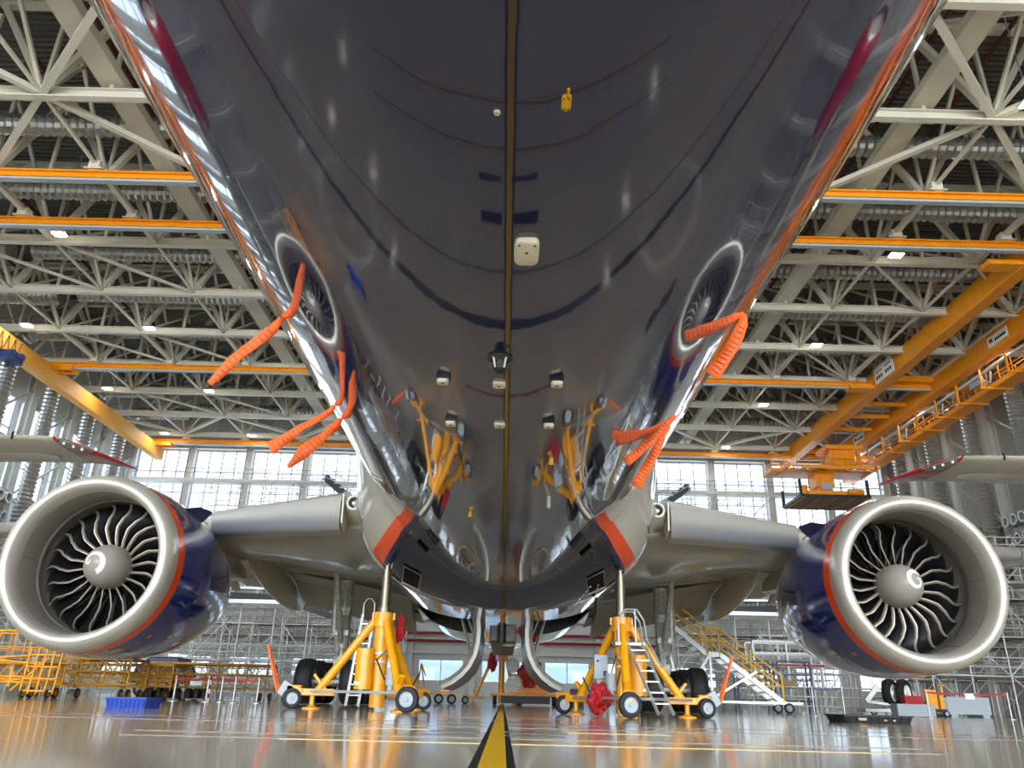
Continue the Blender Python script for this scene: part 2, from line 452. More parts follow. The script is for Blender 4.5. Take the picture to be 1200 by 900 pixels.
# nozzle batteries on the side walls
for s in (-1, 1):
    for k in range(6):
        y = 69.0-6*k
        t = thing('nozzle_panel', 'bank of round white air nozzles on the %s wall, number %s from the far corner' % ('left' if s < 0 else 'right', ['one','two','three','four','five','six'][k]), 'air nozzles', (s*(XW-1.9), y, 11), 'air nozzle banks on the %s wall' % ('left' if s < 0 else 'right'))
        b = MB(); b.box((s*(XW-.97), y, 12.2), (1.66, 3.2, 4.4)); b.build('backing_box', M_strut, t)
        for r in range(3):
            for c in range(3):
                b = MB(); b.lathe([(-.35, .2), (-.1, .42), (.35, .45), (.35, .3), (.1, .25)], (s*(XW-2.1), y-1+c*1.0, 10.8+r*1.45), (-s, 0, 0), 14)
                b.build('nozzle', M_alu, t, smooth=True)
# crane rails hung below the trusses
RAILY = [31.7, 35.9, 56.0, 75.3]
ZR0 = 23.9
for n, y in enumerate(RAILY):
    t = thing('crane_rail', 'orange overhead crane rail across the hall, %s from the window wall' % ['farthest','third','second','nearest'][n], 'crane rail', (0, y, ZR0), 'overhead crane rails')
    b = MB(); b.ibeam((-38, y, ZR0), (38, y, ZR0), .42, .42, .08); b.build('beam', M_orange, t)
    b = MB(); b.box((0, y+.02, ZR0-.28), (76, .3, .12)); b.build('conductor_bar', M_crate, t)
    for x in (-33, -27, -21, -15, -9, -3, 3, 9, 15, 21, 27, 33):
        b = MB(); b.use(M_white); b.box((x, y, ZR0+.52), (.55, .5, .5)); b.box((x, y, ZR0+.3), (.9, .6, .06))
        b.use(M_orange); b.box((x, y, ZR0+.24), (.5, .44, .1)); b.build('hanger', None, t)
# red pipes, duct and ledges along the back wall
for z, nm in ((6.0, 'upper'), (5.3, 'lower')):
    b = MB(); b.tube((-38, YB-1.25, z), (38, YB-1.25, z), .13, 8)
    t = thing('water_pipe', '%s of two dark red pipes along the foot of the window wall' % nm, 'pipe', (0, YB-1.25, z)); b.build('pipe', M_redp, t)
    for k in range(7): b = MB(); b.box((-36+12*k, YB-.75, z-.14), (.1, 1.22, .06)); b.build('bracket', M_wcol, t)
b = MB(); b.tube((-38, YB-1.7, 9.6), (38, YB-1.7, 9.6), .55, 16); t = thing('heating_duct', 'smooth pale round duct along the window wall above the red pipes', 'duct', (0, YB-1.7, 9.6)); b.build('duct', M_hduct, t, smooth=True)
for k in range(7): b = MB(); b.box((-36+12*k, YB-.95, 9.0), (.15, 1.62, .1)); b.build('bracket', M_wcol, t)
b = MB(); b.box((0, YB-.8, 7.4), (78, .5, .35)); b.box((0, YB-.8, 4.3), (78, .4, .25)); b.box((0, YB-.5, 12.6), (78, .25, .4)); b.box((0, YB-.5, 16.7), (78, .4, .5)); b.box((0, YB-.5, 24.4), (78, .6, .8)); struct(b, 'trim_1', M_wcol)
t = thing('maintenance_walkway', 'white railed maintenance walkway running in front of the high windows', 'walkway', (0, YB-1.8, 20.2))
b = MB(); b.box((0, YB-1.8, 20.2), (77, 1.3, .35)); b.build('deck', M_wcol, t)
seg = []
for k in range(52): seg.append(((-38+1.5*k, YB-2.4, 20.35), (-38+1.5*k, YB-2.4, 21.4)))
members(t, 'railing_post', M_winf, seg, .06)
b = MB(); b.tube((-38.5, YB-2.4, 21.4), (38.5, YB-2.4, 21.4), .04, 6); b.tube((-38.5, YB-2.4, 20.9), (38.5, YB-2.4, 20.9), .03, 6); b.build('handrail', M_winf, t)
# ceiling lamps
ln = 0
for x in (-34.5, -25.8, 21.7, 34.5):
    for k in range(-3, 4):
        y = 37.4+12*k
        ln += 1
        t = thing('ceiling_lamp', 'glowing lamp number %s from the window wall in the %s row' % (['seven','six','five','four','three','two','one'][k+3], {-34.5:'leftmost',-25.8:'second left',-8:'left middle',8:'right middle',21.7:'second right',34.5:'rightmost'}[x]), 'lamp', (x, y, 24.1), 'high bay lamps')
        b = MB(); b.box((x, y, 24.16), (.75, .5, .1)); b.tube((x, y, 24.2), (x, y, 29.7), .03, 6); b.build('housing', M_alu, t)
        b = MB(); b.box((x, y, 24.09), (.68, .44, .04)); b.build('diffuser', M_lamp, t)

# ------------------------------------------------------------------ floor markings
b = MB(); b.box((-.04, 31, .003), (.126, 94, .004)); tag(b.build('guide_line', fyellow()), 'yellow aircraft guide line painted along the middle of the floor', 'floor line')
for sd, nm in ((-1, 'left'), (1, 'right')):
    b = MB(); b.box((-.04+sd*.0835, 31, .002), (.040, 94, .003)); tag(b.build('line_border', M_floorb), 'black stripe along the %s side of the yellow guide line' % nm, 'floor line')
M_fred = mat('floor_red_paint', (150,52,40), .15)
M_fgrey = mat('floor_joint', (104,98,88), .2)
def fline(y, w, m, x0, x1, lab, z=.0015):
    b = MB(); b.box(((x0+x1)/2, y, z), (x1-x0, w, .003)); tag(b.build('floor_line', m), lab, 'floor line')
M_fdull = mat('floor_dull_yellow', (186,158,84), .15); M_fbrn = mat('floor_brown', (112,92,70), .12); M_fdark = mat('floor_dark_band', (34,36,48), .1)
fline(5.72, .022, M_fdull, -1.5, 2.6, 'thin yellow line across the floor, nearest the camera')
fline(5.77, .03, M_fbrn, -2.6, 3, 'brown line beside the nearest thin yellow cross line')
fline(6.45, .035, M_fbrn, -2.8, 3.2, 'dark brown line across the floor with a yellow one beside it')
fline(6.50, .03, M_fdull, -1.2, 2.0, 'second thin yellow line across the floor')
fline(7.95, .035, M_fdull, -1.3, 1.6, 'third thin yellow line across the floor, beyond the dark patches')
fline(8.95, .09, M_fgrey, -14, 14, 'pale grey joint across the floor before the wide dark band')
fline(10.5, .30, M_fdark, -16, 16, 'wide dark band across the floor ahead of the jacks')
fline(13.5, .16, M_fred, -1.5, 1.6, 'long red line across the floor ahead of the jacks')
fline(11.3, .14, M_fred, -.13, .02, 'short red dash crossing the yellow guide line', .008)
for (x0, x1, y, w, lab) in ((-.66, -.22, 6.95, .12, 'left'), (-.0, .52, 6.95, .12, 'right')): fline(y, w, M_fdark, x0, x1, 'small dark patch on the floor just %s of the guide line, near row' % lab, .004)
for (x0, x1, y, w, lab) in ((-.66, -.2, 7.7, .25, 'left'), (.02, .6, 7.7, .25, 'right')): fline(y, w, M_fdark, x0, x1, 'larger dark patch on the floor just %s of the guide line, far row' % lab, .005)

# ------------------------------------------------------------------ the airliner
ZA, RF = 5.88, 3.1
air = thing('airliner', 'huge dark blue and silver airliner standing on jacks with two big engines', 'airliner', (AX, 0, ZA))
def fr(y):                                   # fuselage radius and centre rise along its length
    if y < -2:
        t = min(1, (-2-y)/8.2); return RF*math.sqrt(max(0, 1-t**2.2)), -.55*t*t
    if y > 44:
        t = (y-44)/20.5; return RF*(1-.93*t**1.5), 2.2*t**1.4
    return RF, 0
ys = [-10.2+.25*k for k in range(33)]+[-2+1.0*k for k in range(1, 67)]
b = MB(); NA = 96; rings = []
for y in ys:
    r, dz = fr(min(y, 64.4)); rings.append([Vector((AX+r*math.sin(2*PI*k/NA), y, ZA+dz-r*math.cos(2*PI*k/NA))) for k in range(NA)])
b.loft(rings); fus = b.build('fuselage', M_skin, air, smooth=60)
# belly fairing with open main gear bays
def fair_r(al, y):
    a = abs(al); sn, cs = abs(math.sin(a)), abs(math.cos(a))
    full = 1/((sn/3.72)**3.1+(cs/3.42)**3.1)**(1/3.1)
    d = math.degrees(a)
    y0 = 19.3-3.2*min(1, d/42)**2.3 if d < 42 else 16.1-.0*d
    if d > 75: y0 = 16.1-.03*(d-75)
    L0 = 1.5+min(1, d/30) if d < 60 else 3.2
    f = max(0, min(1, (y-y0)/L0)); f = math.sin(f*PI/2)**.9
    g = max(0, min(1, (40-y)/6)); g = math.sin(g*PI/2)
    r, dz = RF, 0
    q = f*g
    return r-.05+(full-r+.05)*q
ALS = sorted({R_(v) for v in [12.5*k/6 for k in range(7)]+[12.5+29.5*k/12 for k in range(13)]+[42+2.4*k for k in range(26)]})
ALS = [-a for a in ALS[::-1] if a > 0]+ALS
FY = [14+.2*k for k in range(50)]+[24+.5*k for k in range(37)]
BAY = (24.0, 29.5)
b = MB(); rows = [[Vector((AX+fair_r(a, y)*math.sin(a), y, ZA-fair_r(a, y)*math.cos(a))) for a in ALS] for y in FY]
m = len(ALS); vs = [p for r in rows for p in r]; fs = []
for i in range(len(FY)-1):
    for j in range(m-1):
        am = abs((ALS[j]+ALS[j+1])/2); ym = (FY[i]+FY[i+1])/2
        if R_(12.5) < am < R_(42) and BAY[0] < ym < BAY[1]: continue
        a = i*m+j; fs.append((a, a+1, a+m+1, a+m))
b.add(vs, fs); b.build('belly_fairing', M_skin, air, smooth=50)
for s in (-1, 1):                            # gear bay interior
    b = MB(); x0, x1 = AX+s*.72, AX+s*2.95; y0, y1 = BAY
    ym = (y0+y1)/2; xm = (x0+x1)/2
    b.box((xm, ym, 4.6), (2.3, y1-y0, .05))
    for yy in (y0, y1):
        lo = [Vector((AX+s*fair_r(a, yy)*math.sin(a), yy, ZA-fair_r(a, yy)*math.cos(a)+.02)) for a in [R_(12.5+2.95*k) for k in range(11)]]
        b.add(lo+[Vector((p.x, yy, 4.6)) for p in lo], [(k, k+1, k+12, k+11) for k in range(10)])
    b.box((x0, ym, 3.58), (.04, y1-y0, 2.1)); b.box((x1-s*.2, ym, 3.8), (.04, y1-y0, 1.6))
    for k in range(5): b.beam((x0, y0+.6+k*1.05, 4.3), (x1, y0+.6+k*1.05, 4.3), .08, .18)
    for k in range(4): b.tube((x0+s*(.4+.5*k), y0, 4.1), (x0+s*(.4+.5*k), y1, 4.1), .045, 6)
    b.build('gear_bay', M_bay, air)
    # hanging body gear door, curved like the belly
    prof = [(.70, 2.52), (.66, 2.2), (.68, 1.8), (.76, 1.45), (.92, 1.12), (1.15, .86), (1.42, .66), (1.72, .52)]
    b = MB(); th = .07
    def off(i, t):
        p = Vector(prof[max(0, i-1)]); q = Vector(prof[min(len(prof)-1, i+1)]); d = (q-p).normalized(); nrm = Vector((d.y, -d.x))
        c = Vector(prof[i])+nrm*t; return c
    rings = []
    for y in (24.1, 29.3):
        A = [off(i, 0) for i in range(len(prof))]; B = [off(i, -th*1.6) for i in range(len(prof))]
        rings.append([Vector((AX+s*p.x, y, p.y)) for p in A+B[::-1]])
    b.loft(rings); dr = b.build('gear_door', M_door, air, smooth=40)
    b = MB()
    for y in [24.14+.57*k for k in range(10)]:
        pts = [off(i, -.14) for i in range(len(prof))]
        for i in range(len(pts)-1): b.beam((AX+s*pts[i].x, y, pts[i].y), (AX+s*pts[i+1].x, y, pts[i+1].y), .05, .16)
    for i in (1, 3, 5, 7):
        p = off(i, -.15); b.beam((AX+s*p.x, 24.1, p.y), (AX+s*p.x, 29.3, p.y), .05, .1)
    b.build('inner_ribs', M_doorin, dr)
    b = MB(); b.tube((AX+s*.85, 24.6, 2.0), (AX+s*1.5, 24.6, 3.6), .04, 8); b.tube((AX+s*1.0, 25.4, 1.6), (AX+s*1.6, 25.4, 3.6), .05, 8); b.build('door_strut', M_strut, air)
# air inlets on the fairing front
def fpt(al, y, o=0):
    r = fair_r(al, y)+o; return Vector((AX+r*math.sin(al), y, ZA-r*math.cos(al)))
def fus_pt(al, y, o=0): return Vector((AX+(RF+o)*math.sin(al), y, ZA-(RF+o)*math.cos(al)))
for s in (-1, 1):
    q = [fpt(s*R_(a_), y_, .03) for a_, y_ in ((38.5, 17.69), (33.2, 18.32), (33.2, 19.15), (38, 18.62))]
    n = (q[1]-q[0]).cross(q[3]-q[0]).normalized()
    if n.z > 0: n = -n
    b = MB(); b.use(M_void); b.add([p+n*.02 for p in q]+[p-n*.2 for p in q], [(0,1,2,3),(0,1,5,4),(1,2,6,5),(2,3,7,6),(3,0,4,7)])
    b.use(M_plate); b.beam(q[2]+n*.03, q[3]+n*.03, .05, .03)
    b.use(M_strut)
    for i in (0, 1, 3): b.beam(q[i]+n*.02, q[(i+1) % 4]+n*.02, .02, .02)
    b.build('air_inlet', None, air)
    b = MB(); b.beam(fus_pt(s*R_(37), 16.55, .03), fus_pt(s*R_(33), 17.1, .03), .05, .06); b.build('vent_slot', M_black, air)
    # oval recess on the keel skin
    b = MB(); ring = []
    for k in range(20):
        a = 2*PI*k/20; ring.append(fus_pt(s*(R_(13)+R_(2.6)*math.cos(a)), 15.2+1.0*math.sin(a), .012))
    b.path(ring+[ring[0]], .014, 6, cap=False); b.build('panel_rim', M_strut, air)
# centre line equipment seen beyond the doors
b = MB(); b.use(M_strut); b.box((AX, 33.5, 2.35), (.95, 9, .35)); b.use(M_door); b.box((AX+.2, 30.3, 2.3), (.5, .8, .5))
b.use(M_strut); b.tube((AX-.05, 28.8, 2.5), (AX-.05, 28.8, 2.1), .16, 10); b.build('keel_beam_cover', None, air, bevel=.04)
# fittings under the fuselage
def fitting(name, x, y, build, lab=None):
    al = math.asin(x/RF); p = fus_pt(al, y, 0); b = MB(); build(b, p); o = b.build(name, None, air, smooth=50)
    if lab: o['label'] = lab
    return o
def rounded(b, p, w, l, h, m, n=8, rot=0):
    b.use(m); pts = []
    for k in range(24):
        a = 2*PI*k/24; c, s_ = math.cos(a), math.sin(a)
        pts.append((math.copysign(abs(c)**.45, c)*w/2, math.copysign(abs(s_)**.45, s_)*l/2))
    r1 = [Vector((p.x+u, p.y+v, p.z+.02)) for u, v in pts]; r2 = [Vector((p.x+u, p.y+v, p.z-h*.7)) for u, v in pts]; r3 = [Vector((p.x+u*.9, p.y+v*.93, p.z-h)) for u, v in pts]
    b.loft([r1, r2, r3])
def antenna(b, p):
    rounded(b, p, .15, .27, .035, M_plate)
    b.use(M_dark)
    for dx in (-.045, .045):
        for dy in (-.1,): b.tube((p.x+dx, p.y+dy, p.z-.034), (p.x+dx, p.y+dy, p.z-.039), .007, 8)
    b.tube((p.x, p.y-.02, p.z-.034), (p.x, p.y-.02, p.z-.038), .01, 8)
fitting('antenna', .125, 3.97, antenna, 'cream rounded antenna plate')
def yplate(b, p):
    b.use(M_yplate); rounded(b, p, .045, .10, .012, M_yplate); b.box((p.x+.004, p.y-.065, p.z-.006), (.012, .05, .012))
    b.use(M_dark)
    for dx in (-.012, .012):
        for dy in (-.035, .035): b.tube((p.x+dx, p.y+dy, p.z-.011), (p.x+dx, p.y+dy, p.z-.015), .004, 6)
fitting('access_plate', .27, 2.74, yplate, 'small yellow access plate')
def ringp(b, p): b.use(M_plate); b.lathe([(0,.004), (.012,.006), (.012,.014), (0,.016)], (p.x, p.y, p.z), (0,0,-1), 14)
fitting('drain_ring', -.045, 2.8, ringp)
def beacon(b, p):
    b.use(M_bay); b.lathe([(-.02,.10), (.015,.10), (.035,.07), (.035,.0)], (p.x, p.y, p.z), (0,0,-1), 20)
    b.use(M_dark); b.lathe([(.03,.058), (.10,.054), (.125,.035), (.135,0)], (p.x, p.y, p.z), (0,0,-1), 20)
    for k in range(5):
        a = 2*PI*k/5+.3; b.use(M_door); b.beam((p.x+.085*math.cos(a), p.y+.085*math.sin(a), p.z-.015), (p.x+.06*math.cos(a), p.y+.06*math.sin(a), p.z-.10), .010, .016)
fitting('beacon', -.04, 5.56, beacon, 'dark belly beacon in a metal guard')
def mast(b, p):
    b.use(M_dark); b.loft([[Vector((p.x+sx*.06, p.y+sy, p.z+.03)) for sx, sy in ((-1,-.02),(1,-.05),(1,.07),(-1,.07))], [Vector((p.x+sx*.055, p.y+sy, p.z-.035)) for sx, sy in ((-1,-.03),(1,-.05),(1,.06),(-1,.06))]])
    rounded(b, Vector((p.x, p.y-.0, p.z-.035-.02)), .10, .09, .012, M_plate); b.use(M_dark); b.box((p.x, p.y, p.z-.069), (.03, .02, .003))
for x, y in ((-.53, 6.07), (.44, 6.03), (-.53, 7.15), (.43, 7.1)): fitting('drain_mast', x, y, mast)
def flatp(b, p): rounded(b, Vector((p.x, p.y, p.z)), .11, .11, .025, M_plate); b.use(M_dark); b.box((p.x, p.y, p.z-.026), (.03, .02, .003))
for x, y in ((-.05, 6.1), (-.05, 7.15)): fitting('marker_plate', x, y, flatp)
def knob(b, p): b.use(M_yplate); b.tube(p, (p.x, p.y, p.z-.05), .025, 10); b.box((p.x, p.y, p.z-.06), (.05, .03, .03))
fitting('drain_cap', .53, 8.4, knob); fitting('drain_cap', .6, 10.2, lambda b, p: (b.use(M_strut), b.tube(p, (p.x, p.y+.02, p.z-.16), .03, 10)))
fitting('drain_cap', -.5, 11.2, knob); 
def blade(b, p):
    b.use(M_dark); b.loft([[Vector((p.x-.02, p.y, p.z)), Vector((p.x+.02, p.y, p.z)), Vector((p.x+.02, p.y+.35, p.z)), Vector((p.x-.02, p.y+.35, p.z))],
        [Vector((p.x-.01, p.y+.15, p.z-.4)), Vector((p.x+.01, p.y+.15, p.z-.4)), Vector((p.x+.01, p.y+.35, p.z-.4)), Vector((p.x-.01, p.y+.35, p.z-.4))]])
b = MB(); blade(b, Vector((AX+2.35, 20.0, 2.72))); b.build('drain_blade', None, air)

# ---- wing
def airfoil(n=18, t=.12, camber=.015):
    up = []; lo = []
    for k in range(n+1):
        x = .5*(1-math.cos(PI*k/n)); yt = 5*t*(.2969*math.sqrt(x)-.126*x-.3516*x*x+.2843*x**3-.1015*x**4); c = camber*math.sin(PI*x)
        up.append((x, c+yt)); lo.append((x, c-yt*.95))
    return up+lo[::-1][1:-1] if True else None
def wing_section(x, frac0=0., frac1=1., n=18):
    """x = distance from centre line"""
    st = [(2.0, 18.9, 4.62, 15.0, .135, 3.5), (4.0, 20.4, 4.88, 13.0, .135, 3.2), (9.6, 23.9, 5.08, 9.0, .115, 1.0), (20, 30.3, 6.05, 5.6, .10, 0), (30, 36.6, 7.4, 3.3, .095, -1), (32.6, 39.2, 7.9, 1.0, .09, -1)]
    for i in range(len(st)-1):
        if st[i][0] <= x <= st[i+1][0]:
            f = (x-st[i][0])/(st[i+1][0]-st[i][0]); v = [st[i][k]+(st[i+1][k]-st[i][k])*f for k in range(6)]; break
    _, ly, lz, ch, t, inc = v
    pts = airfoil(n, t); inc = R_(inc); out = []
    for (a, h) in pts:
        if a < frac0: a2 = frac0; 
        else: a2 = a
        a2 = min(a2, frac1)
        out.append((ly+ch*(a2*math.cos(inc)+h*math.sin(inc)), lz+ch*(h*math.cos(inc)-a2*math.sin(inc))))
    return out, v
for s in (-1, 1):
    xs = [2.4, 3, 4, 5, 6, 7, 8, 9.6, 11, 13, 16, 20, 24, 28, 30, 31.5, 32.6]
    b = MB(); rings = []
    for x in xs:
        sec, v = wing_section(x, .035, .80 if x < 24 else 1.0)
        rings.append([Vector((AX+s*x, y, z)) for y, z in sec])
    b.loft(rings); wing = b.build('wing', M_wing, air, smooth=50)
    # slats: drooped metal leading edges
    def slat(x0, x1, name='slat'):
        b = MB(); rr = []
        for i in range(7):
            x = x0+(x1-x0)*i/6; sec, v = wing_section(x, 0, 1, 30); _, ly, lz, ch, t, inc = v
            c = .42+.055*ch*.6; pr = []
            # C-shaped nose
            h = ch*t*.30+.09
            for k in range(13):
                a = -PI/2+PI*k/12; pr.append((ly-.40-.16*math.cos(a)*(1.5), lz-.10+h*math.sin(a)*.85))
            pr2 = [(ly+.62, lz+h*.95+.10), (ly+.55, lz+h*.8)]
            inner = []
            for k in range(7):
                a = PI/2-PI*k/6; inner.append((ly-.30-.05*math.cos(a), lz-.10+h*.80*math.sin(a)*.85))
            rr.append([Vector((AX+s*x, y, z)) for y, z in pr+pr2+inner+[(ly-.1, lz-.12-h*.9)]])
        b.loft(rr); o = b.build(name, M_slat, wing, smooth=50)
        return o
    slat(4.35, 8.7)
    for (a, c) in ((10.9, 15.2), (15.3, 19.8), (19.9, 24.5), (24.6, 29.2)): slat(a, c)
    # seal plate at inner slat end
    b = MB(); b.add([(AX+s*4.28, 19.9, 5.2), (AX+s*4.28, 20.0, 4.45), (AX+s*4.32, 20.6, 4.3), (AX+s*4.32, 21.0, 5.2)], [(0,1,2,3)]); b.build('slat_end_plate', M_plate, wing, solid=.04)
    # landing light in the root
    b = MB(); p = Vector((AX+s*3.95, 19.78, 4.93))
    b.use(M_strut); b.lathe([(0, .19), (-.05, .2), (-.05, .15), (.06, .13)], p, (0,1,0), 20); b.use(M_dark); b.lathe([(.06,.13), (.1, 0)], p, (0,1,0), 20)
    b.use(M_silver); b.lathe([(.0, .07), (-.02, .05), (-.03, 0)], p, (0,1,0), 14); b.build('landing_light', None, wing)
    # wing root leading edge fillet
    b = MB(); rings = []
    for x, ly, lz, h, L2 in ((2.2, 16.6, 4.9, 1.3, 5), (2.9, 17.6, 4.9, 1.0, 5), (3.5, 18.9, 4.9, .75, 4.5), (4.0, 19.85, 4.9, .55, 4), (4.3, 20.2, 4.9, .42, 3.5)):
        rings.append([Vector((AX+s*x, ly+L2*(1-math.cos(a)), lz+h*math.sin(a)*(1 if math.sin(a) > 0 else 1.0))) for a in [-PI/2+PI*k/14 for k in range(15)]])
    b.loft(rings); b.build('root_fillet', M_wing, wing, smooth=60)
    # flap segments, slightly drooped
    def flap(x0, x1, name, drop, m=M_wing2):
        b = MB(); rr = []
        for i in range(4):
            x = x0+(x1-x0)*i/3; sec, v = wing_section(x); _, ly, lz, ch, t, inc = v
            inc = R_(inc); hy = ly+ch*.79*math.cos(inc); hz = lz-ch*.79*math.sin(inc)-.02*ch+.02; c = ch*.25; pr = []
            for k in range(21):
                u = 1-k/10 if k <= 10 else (k-10)/10
                yt = .10*c*math.sqrt(max(0, u))*(1-u)*1.9+.012; w = yt if k <= 10 else -yt
                yy = u*c; d = R_(drop); pr.append((hy+yy*math.cos(d)+w*math.sin(d)-.1, hz-yy*math.sin(d)+w*math.cos(d)))
            rr.append([Vector((AX+s*x, y, z)) for y, z in pr])
        b.loft(rr); return b.build(name, m, wing, smooth=40)
    flap(3.6, 8.2, 'flap', 22); flap(8.6, 10.9, 'flaperon', 12); flap(11.1, 20.5, 'flap', 20)
    # lower panel strip between spar and flap
    b = MB(); b.add([(AX+s*3.4, 30.2, 3.75), (AX+s*8.3, 30.0, 4.62), (AX+s*8.3, 32.0, 4.3), (AX+s*3.4, 34.2, 3.2)], [(0,1,2,3)]); b.build('flap_panel', M_wing2, wing, solid=.05)
    b = MB(); b.beam((AX+s*3.4, 32.1, 3.42), (AX+s*8.2, 31.0, 4.42), .03, .05); b.build('panel_gap', M_black, wing)
    # canoe shaped flap fairings
    def canoe(x, y0, y1, z, w, d, tiltz=-.5):
        b = MB(); rr = []
        for i in range(15):
            u = i/14; e = math.sin(PI*min(1, max(.0, u*.98+.01)))**.55
            zz = z+tiltz*(u**1.4)*(y1-y0)*.28; rr.append([Vector((AX+s*(x+w*e*math.sin(a)), y0+(y1-y0)*u, zz+d*e*math.cos(a)*(1.0 if math.cos(a) < 0 else .4))) for a in [2*PI*k/20 for k in range(20)]])
        b.loft(rr); return b.build('flap_track_fairing', M_wing, wing, smooth=60)
    canoe(8.75, 26.6, 34.6, 4.75, .48, .72, -.45); canoe(15.2, 30.5, 36.5, 5.2, .34, .5); canoe(21.5, 33.5, 38.5, 6.0, .28, .4)
    # aileron droop piece beyond canoe near pylon
    # ---- pylon
    xe = 9.77
    b = MB(); rr = []
    for (y, zt, zb, w) in ((19.9, 4.98, 4.6, .12), (20.6, 5.15, 4.2, .34), (22.2, 5.28, 3.9, .42), (24.0, 5.3, 3.9, .42), (26.5, 5.0, 3.95, .34), (29.3, 4.6, 4.2, .16)):
        rr.append([Vector((AX+s*xe-w, y, zb)), Vector((AX+s*xe-w, y, zt-.1)), Vector((AX+s*xe, y, zt)), Vector((AX+s*xe+w, y, zt-.1)), Vector((AX+s*xe+w, y, zb)), Vector((AX+s*xe, y, zb-.1))])
    b.loft(rr); b.build('engine_pylon', M_wing, wing, smooth=40)
    # white fillet on top of pylon
    # ---- engine
    ez, ey = 3.09, 18.1
    E0 = Vector((AX+s*xe, ey, ez))
    b = MB()
    outer = [(.42, 2.045), (.7, 2.07), (1.3, 2.11), (2.0, 2.13), (2.8, 2.11), (3.6, 2.03), (4.4, 1.90), (5.2, 1.72), (5.7, 1.58), (5.7, 1.5), (5.0, 1.5), (3.0, 1.62)]
    b.lathe(outer, E0, (0,1,0), 96); cowl = b.build('engine_cowl', M_navy, air, smooth=50)
    b = MB(); b.lathe([(.41, 2.048), (.44, 2.056), (.70, 2.076), (.72, 2.078), (.72, 2.06)], E0, (0,1,0), 96); st = b.build('cowl_stripe', M_ostripe, cowl, smooth=60); st['label'] = 'orange ring stripe'
    b = MB(); prof = []
    for k in range(15):
        a = PI*k/14; prof.append((.17-.17*math.sin(a) if False else .0, 0))
    prof = [(.43, 2.05), (.35, 2.044), (.25, 2.03), (.15, 1.995), (.06, 1.94), (.01, 1.87), (0, 1.82), (.01, 1.77), (.05, 1.725), (.13, 1.685), (.25, 1.66), (.38, 1.645)]
    b.lathe(prof, E0, (0,1,0), 96); b.build('inlet_lip', M_lip, cowl, smooth=60)
    b = MB(); b.lathe([(.38, 1.643), (.40, 1.638), (.7, 1.625), (1.0, 1.62), (1.22, 1.635), (1.24, 1.66), (1.5, 1.66), (2.3, 1.62)], E0, (0,1,0), 96)
    for k in range(2):
        a = R_(175 if k else 5); b.use(M_strut) if False else None
    b.build('inlet_barrel', M_inlet, cowl, smooth=60)
    b = MB(); b.lathe([(1.08, 1.617), (1.085, 1.61), (1.2, 1.612), (1.205, 1.63)], E0, (0,1,0), 96); b.build('rub_strip', M_rub if s > 0 else M_inlet, cowl, smooth=60)
    for a in (R_(3), R_(178), R_(-62)):
        b = MB(); P_ = [(.45, 1.640), (.7, 1.624), (1.0, 1.619)]
        for i in range(2): b.beam((E0.x+P_[i][1]*math.cos(a), ey+P_[i][0], ez+P_[i][1]*math.sin(a)), (E0.x+P_[i+1][1]*math.cos(a), ey+P_[i+1][0], ez+P_[i+1][1]*math.sin(a)), .012, .012)
        b.build('liner_joint', M_bay, cowl)
    # spinner
    b = MB(); ps = [(1.30-.80*math.cos(PI/2*k/12) if False else 0, 0) for k in range(1)]
    ps = [(1.28-.62*math.sqrt(max(0, 1-(r/.52)**2))-.10*(1-r/.52), r) for r in [0, .03, .08, .14, .2, .27, .34, .40, .45, .49, .512, .52]]
    b.lathe(ps+[(1.5, .53), (1.6, .5)], E0, (0,1,0), 48); spn = b.build('spinner', M_spin, cowl, smooth=60)
    def spin_y(r): return ey+1.28-.62*math.sqrt(max(0, 1-(r/.52)**2))-.10*(1-r/.52)-.006
    b = MB(); L1 = []; L2 = []; rot = R_(-75) if s < 0 else R_(40)
    for k in range(41):
        t = k/40; a = rot+t*R_(430); rc = .225*(1-t)**.85+.03; w = .038*(1-t)+.018
        cx, cz = (-.02-.16*t, .03+.04*t) if s < 0 else (.12+.03*t, .05)
        for rad, LL in ((max(.004, rc-w), L1), (rc+w, L2)):
            px, pz = cx+rad*math.cos(a), cz+rad*math.sin(a)
            LL.append(Vector((E0.x+px, spin_y(min(.515, math.hypot(px, pz))), ez+pz)))
    b.grid([L1, L2]); b.build('spiral_mark', M_mark, spn, solid=.004)
    # fan blades
    NB = 22; fan_meshes = None
    b = MB(); rows_le = []; nr = 14
    offs = [(0, 0), (.2, -3.5), (.42, -4.5), (.62, -1.0), (.78, 2.8), (.9, 3.2), (1, .5)]
    def sw(u):
        for i in range(len(offs)-1):
            if offs[i][0] <= u <= offs[i+1][0]:
                f = (u-offs[i][0])/(offs[i+1][0]-offs[i][0]); f = f*f*(3-2*f); return R_(offs[i][1]+(offs[i+1][1]-offs[i][1])*f)
        return 0
    rws = []; edge = []
    for i in range(nr+1):
        u = i/nr; r = .50+(1.605-.50)*u; a0 = sw(u); stag = R_(20+42*u); ch = .42+.12*math.sin(PI*u*.8)
        yl = 1.36-.09*math.sin(PI*u)+.10*u*u
        line = []
        for k in range(6):
            c = k/5*ch; da = (c*math.sin(stag)+.04*math.sin(PI*k/5))/r; line.append((r, a0+da, yl+c*math.cos(stag)))
        rws.append(line)
        ed = []
        for c in (0, .055): ed.append((r, a0+(c*math.sin(stag)*.6)/r, yl+c*math.cos(stag)))
        edge.append((r, a0, yl))
    def cyl(r, a, y): return Vector((r*math.sin(a), y, r*math.cos(a)))
    b = MB(); b.use(M_blade); b.grid([[cyl(*p) for p in line] for line in rws])
    b.use(M_bedge); pts = [cyl(*e) for e in edge]
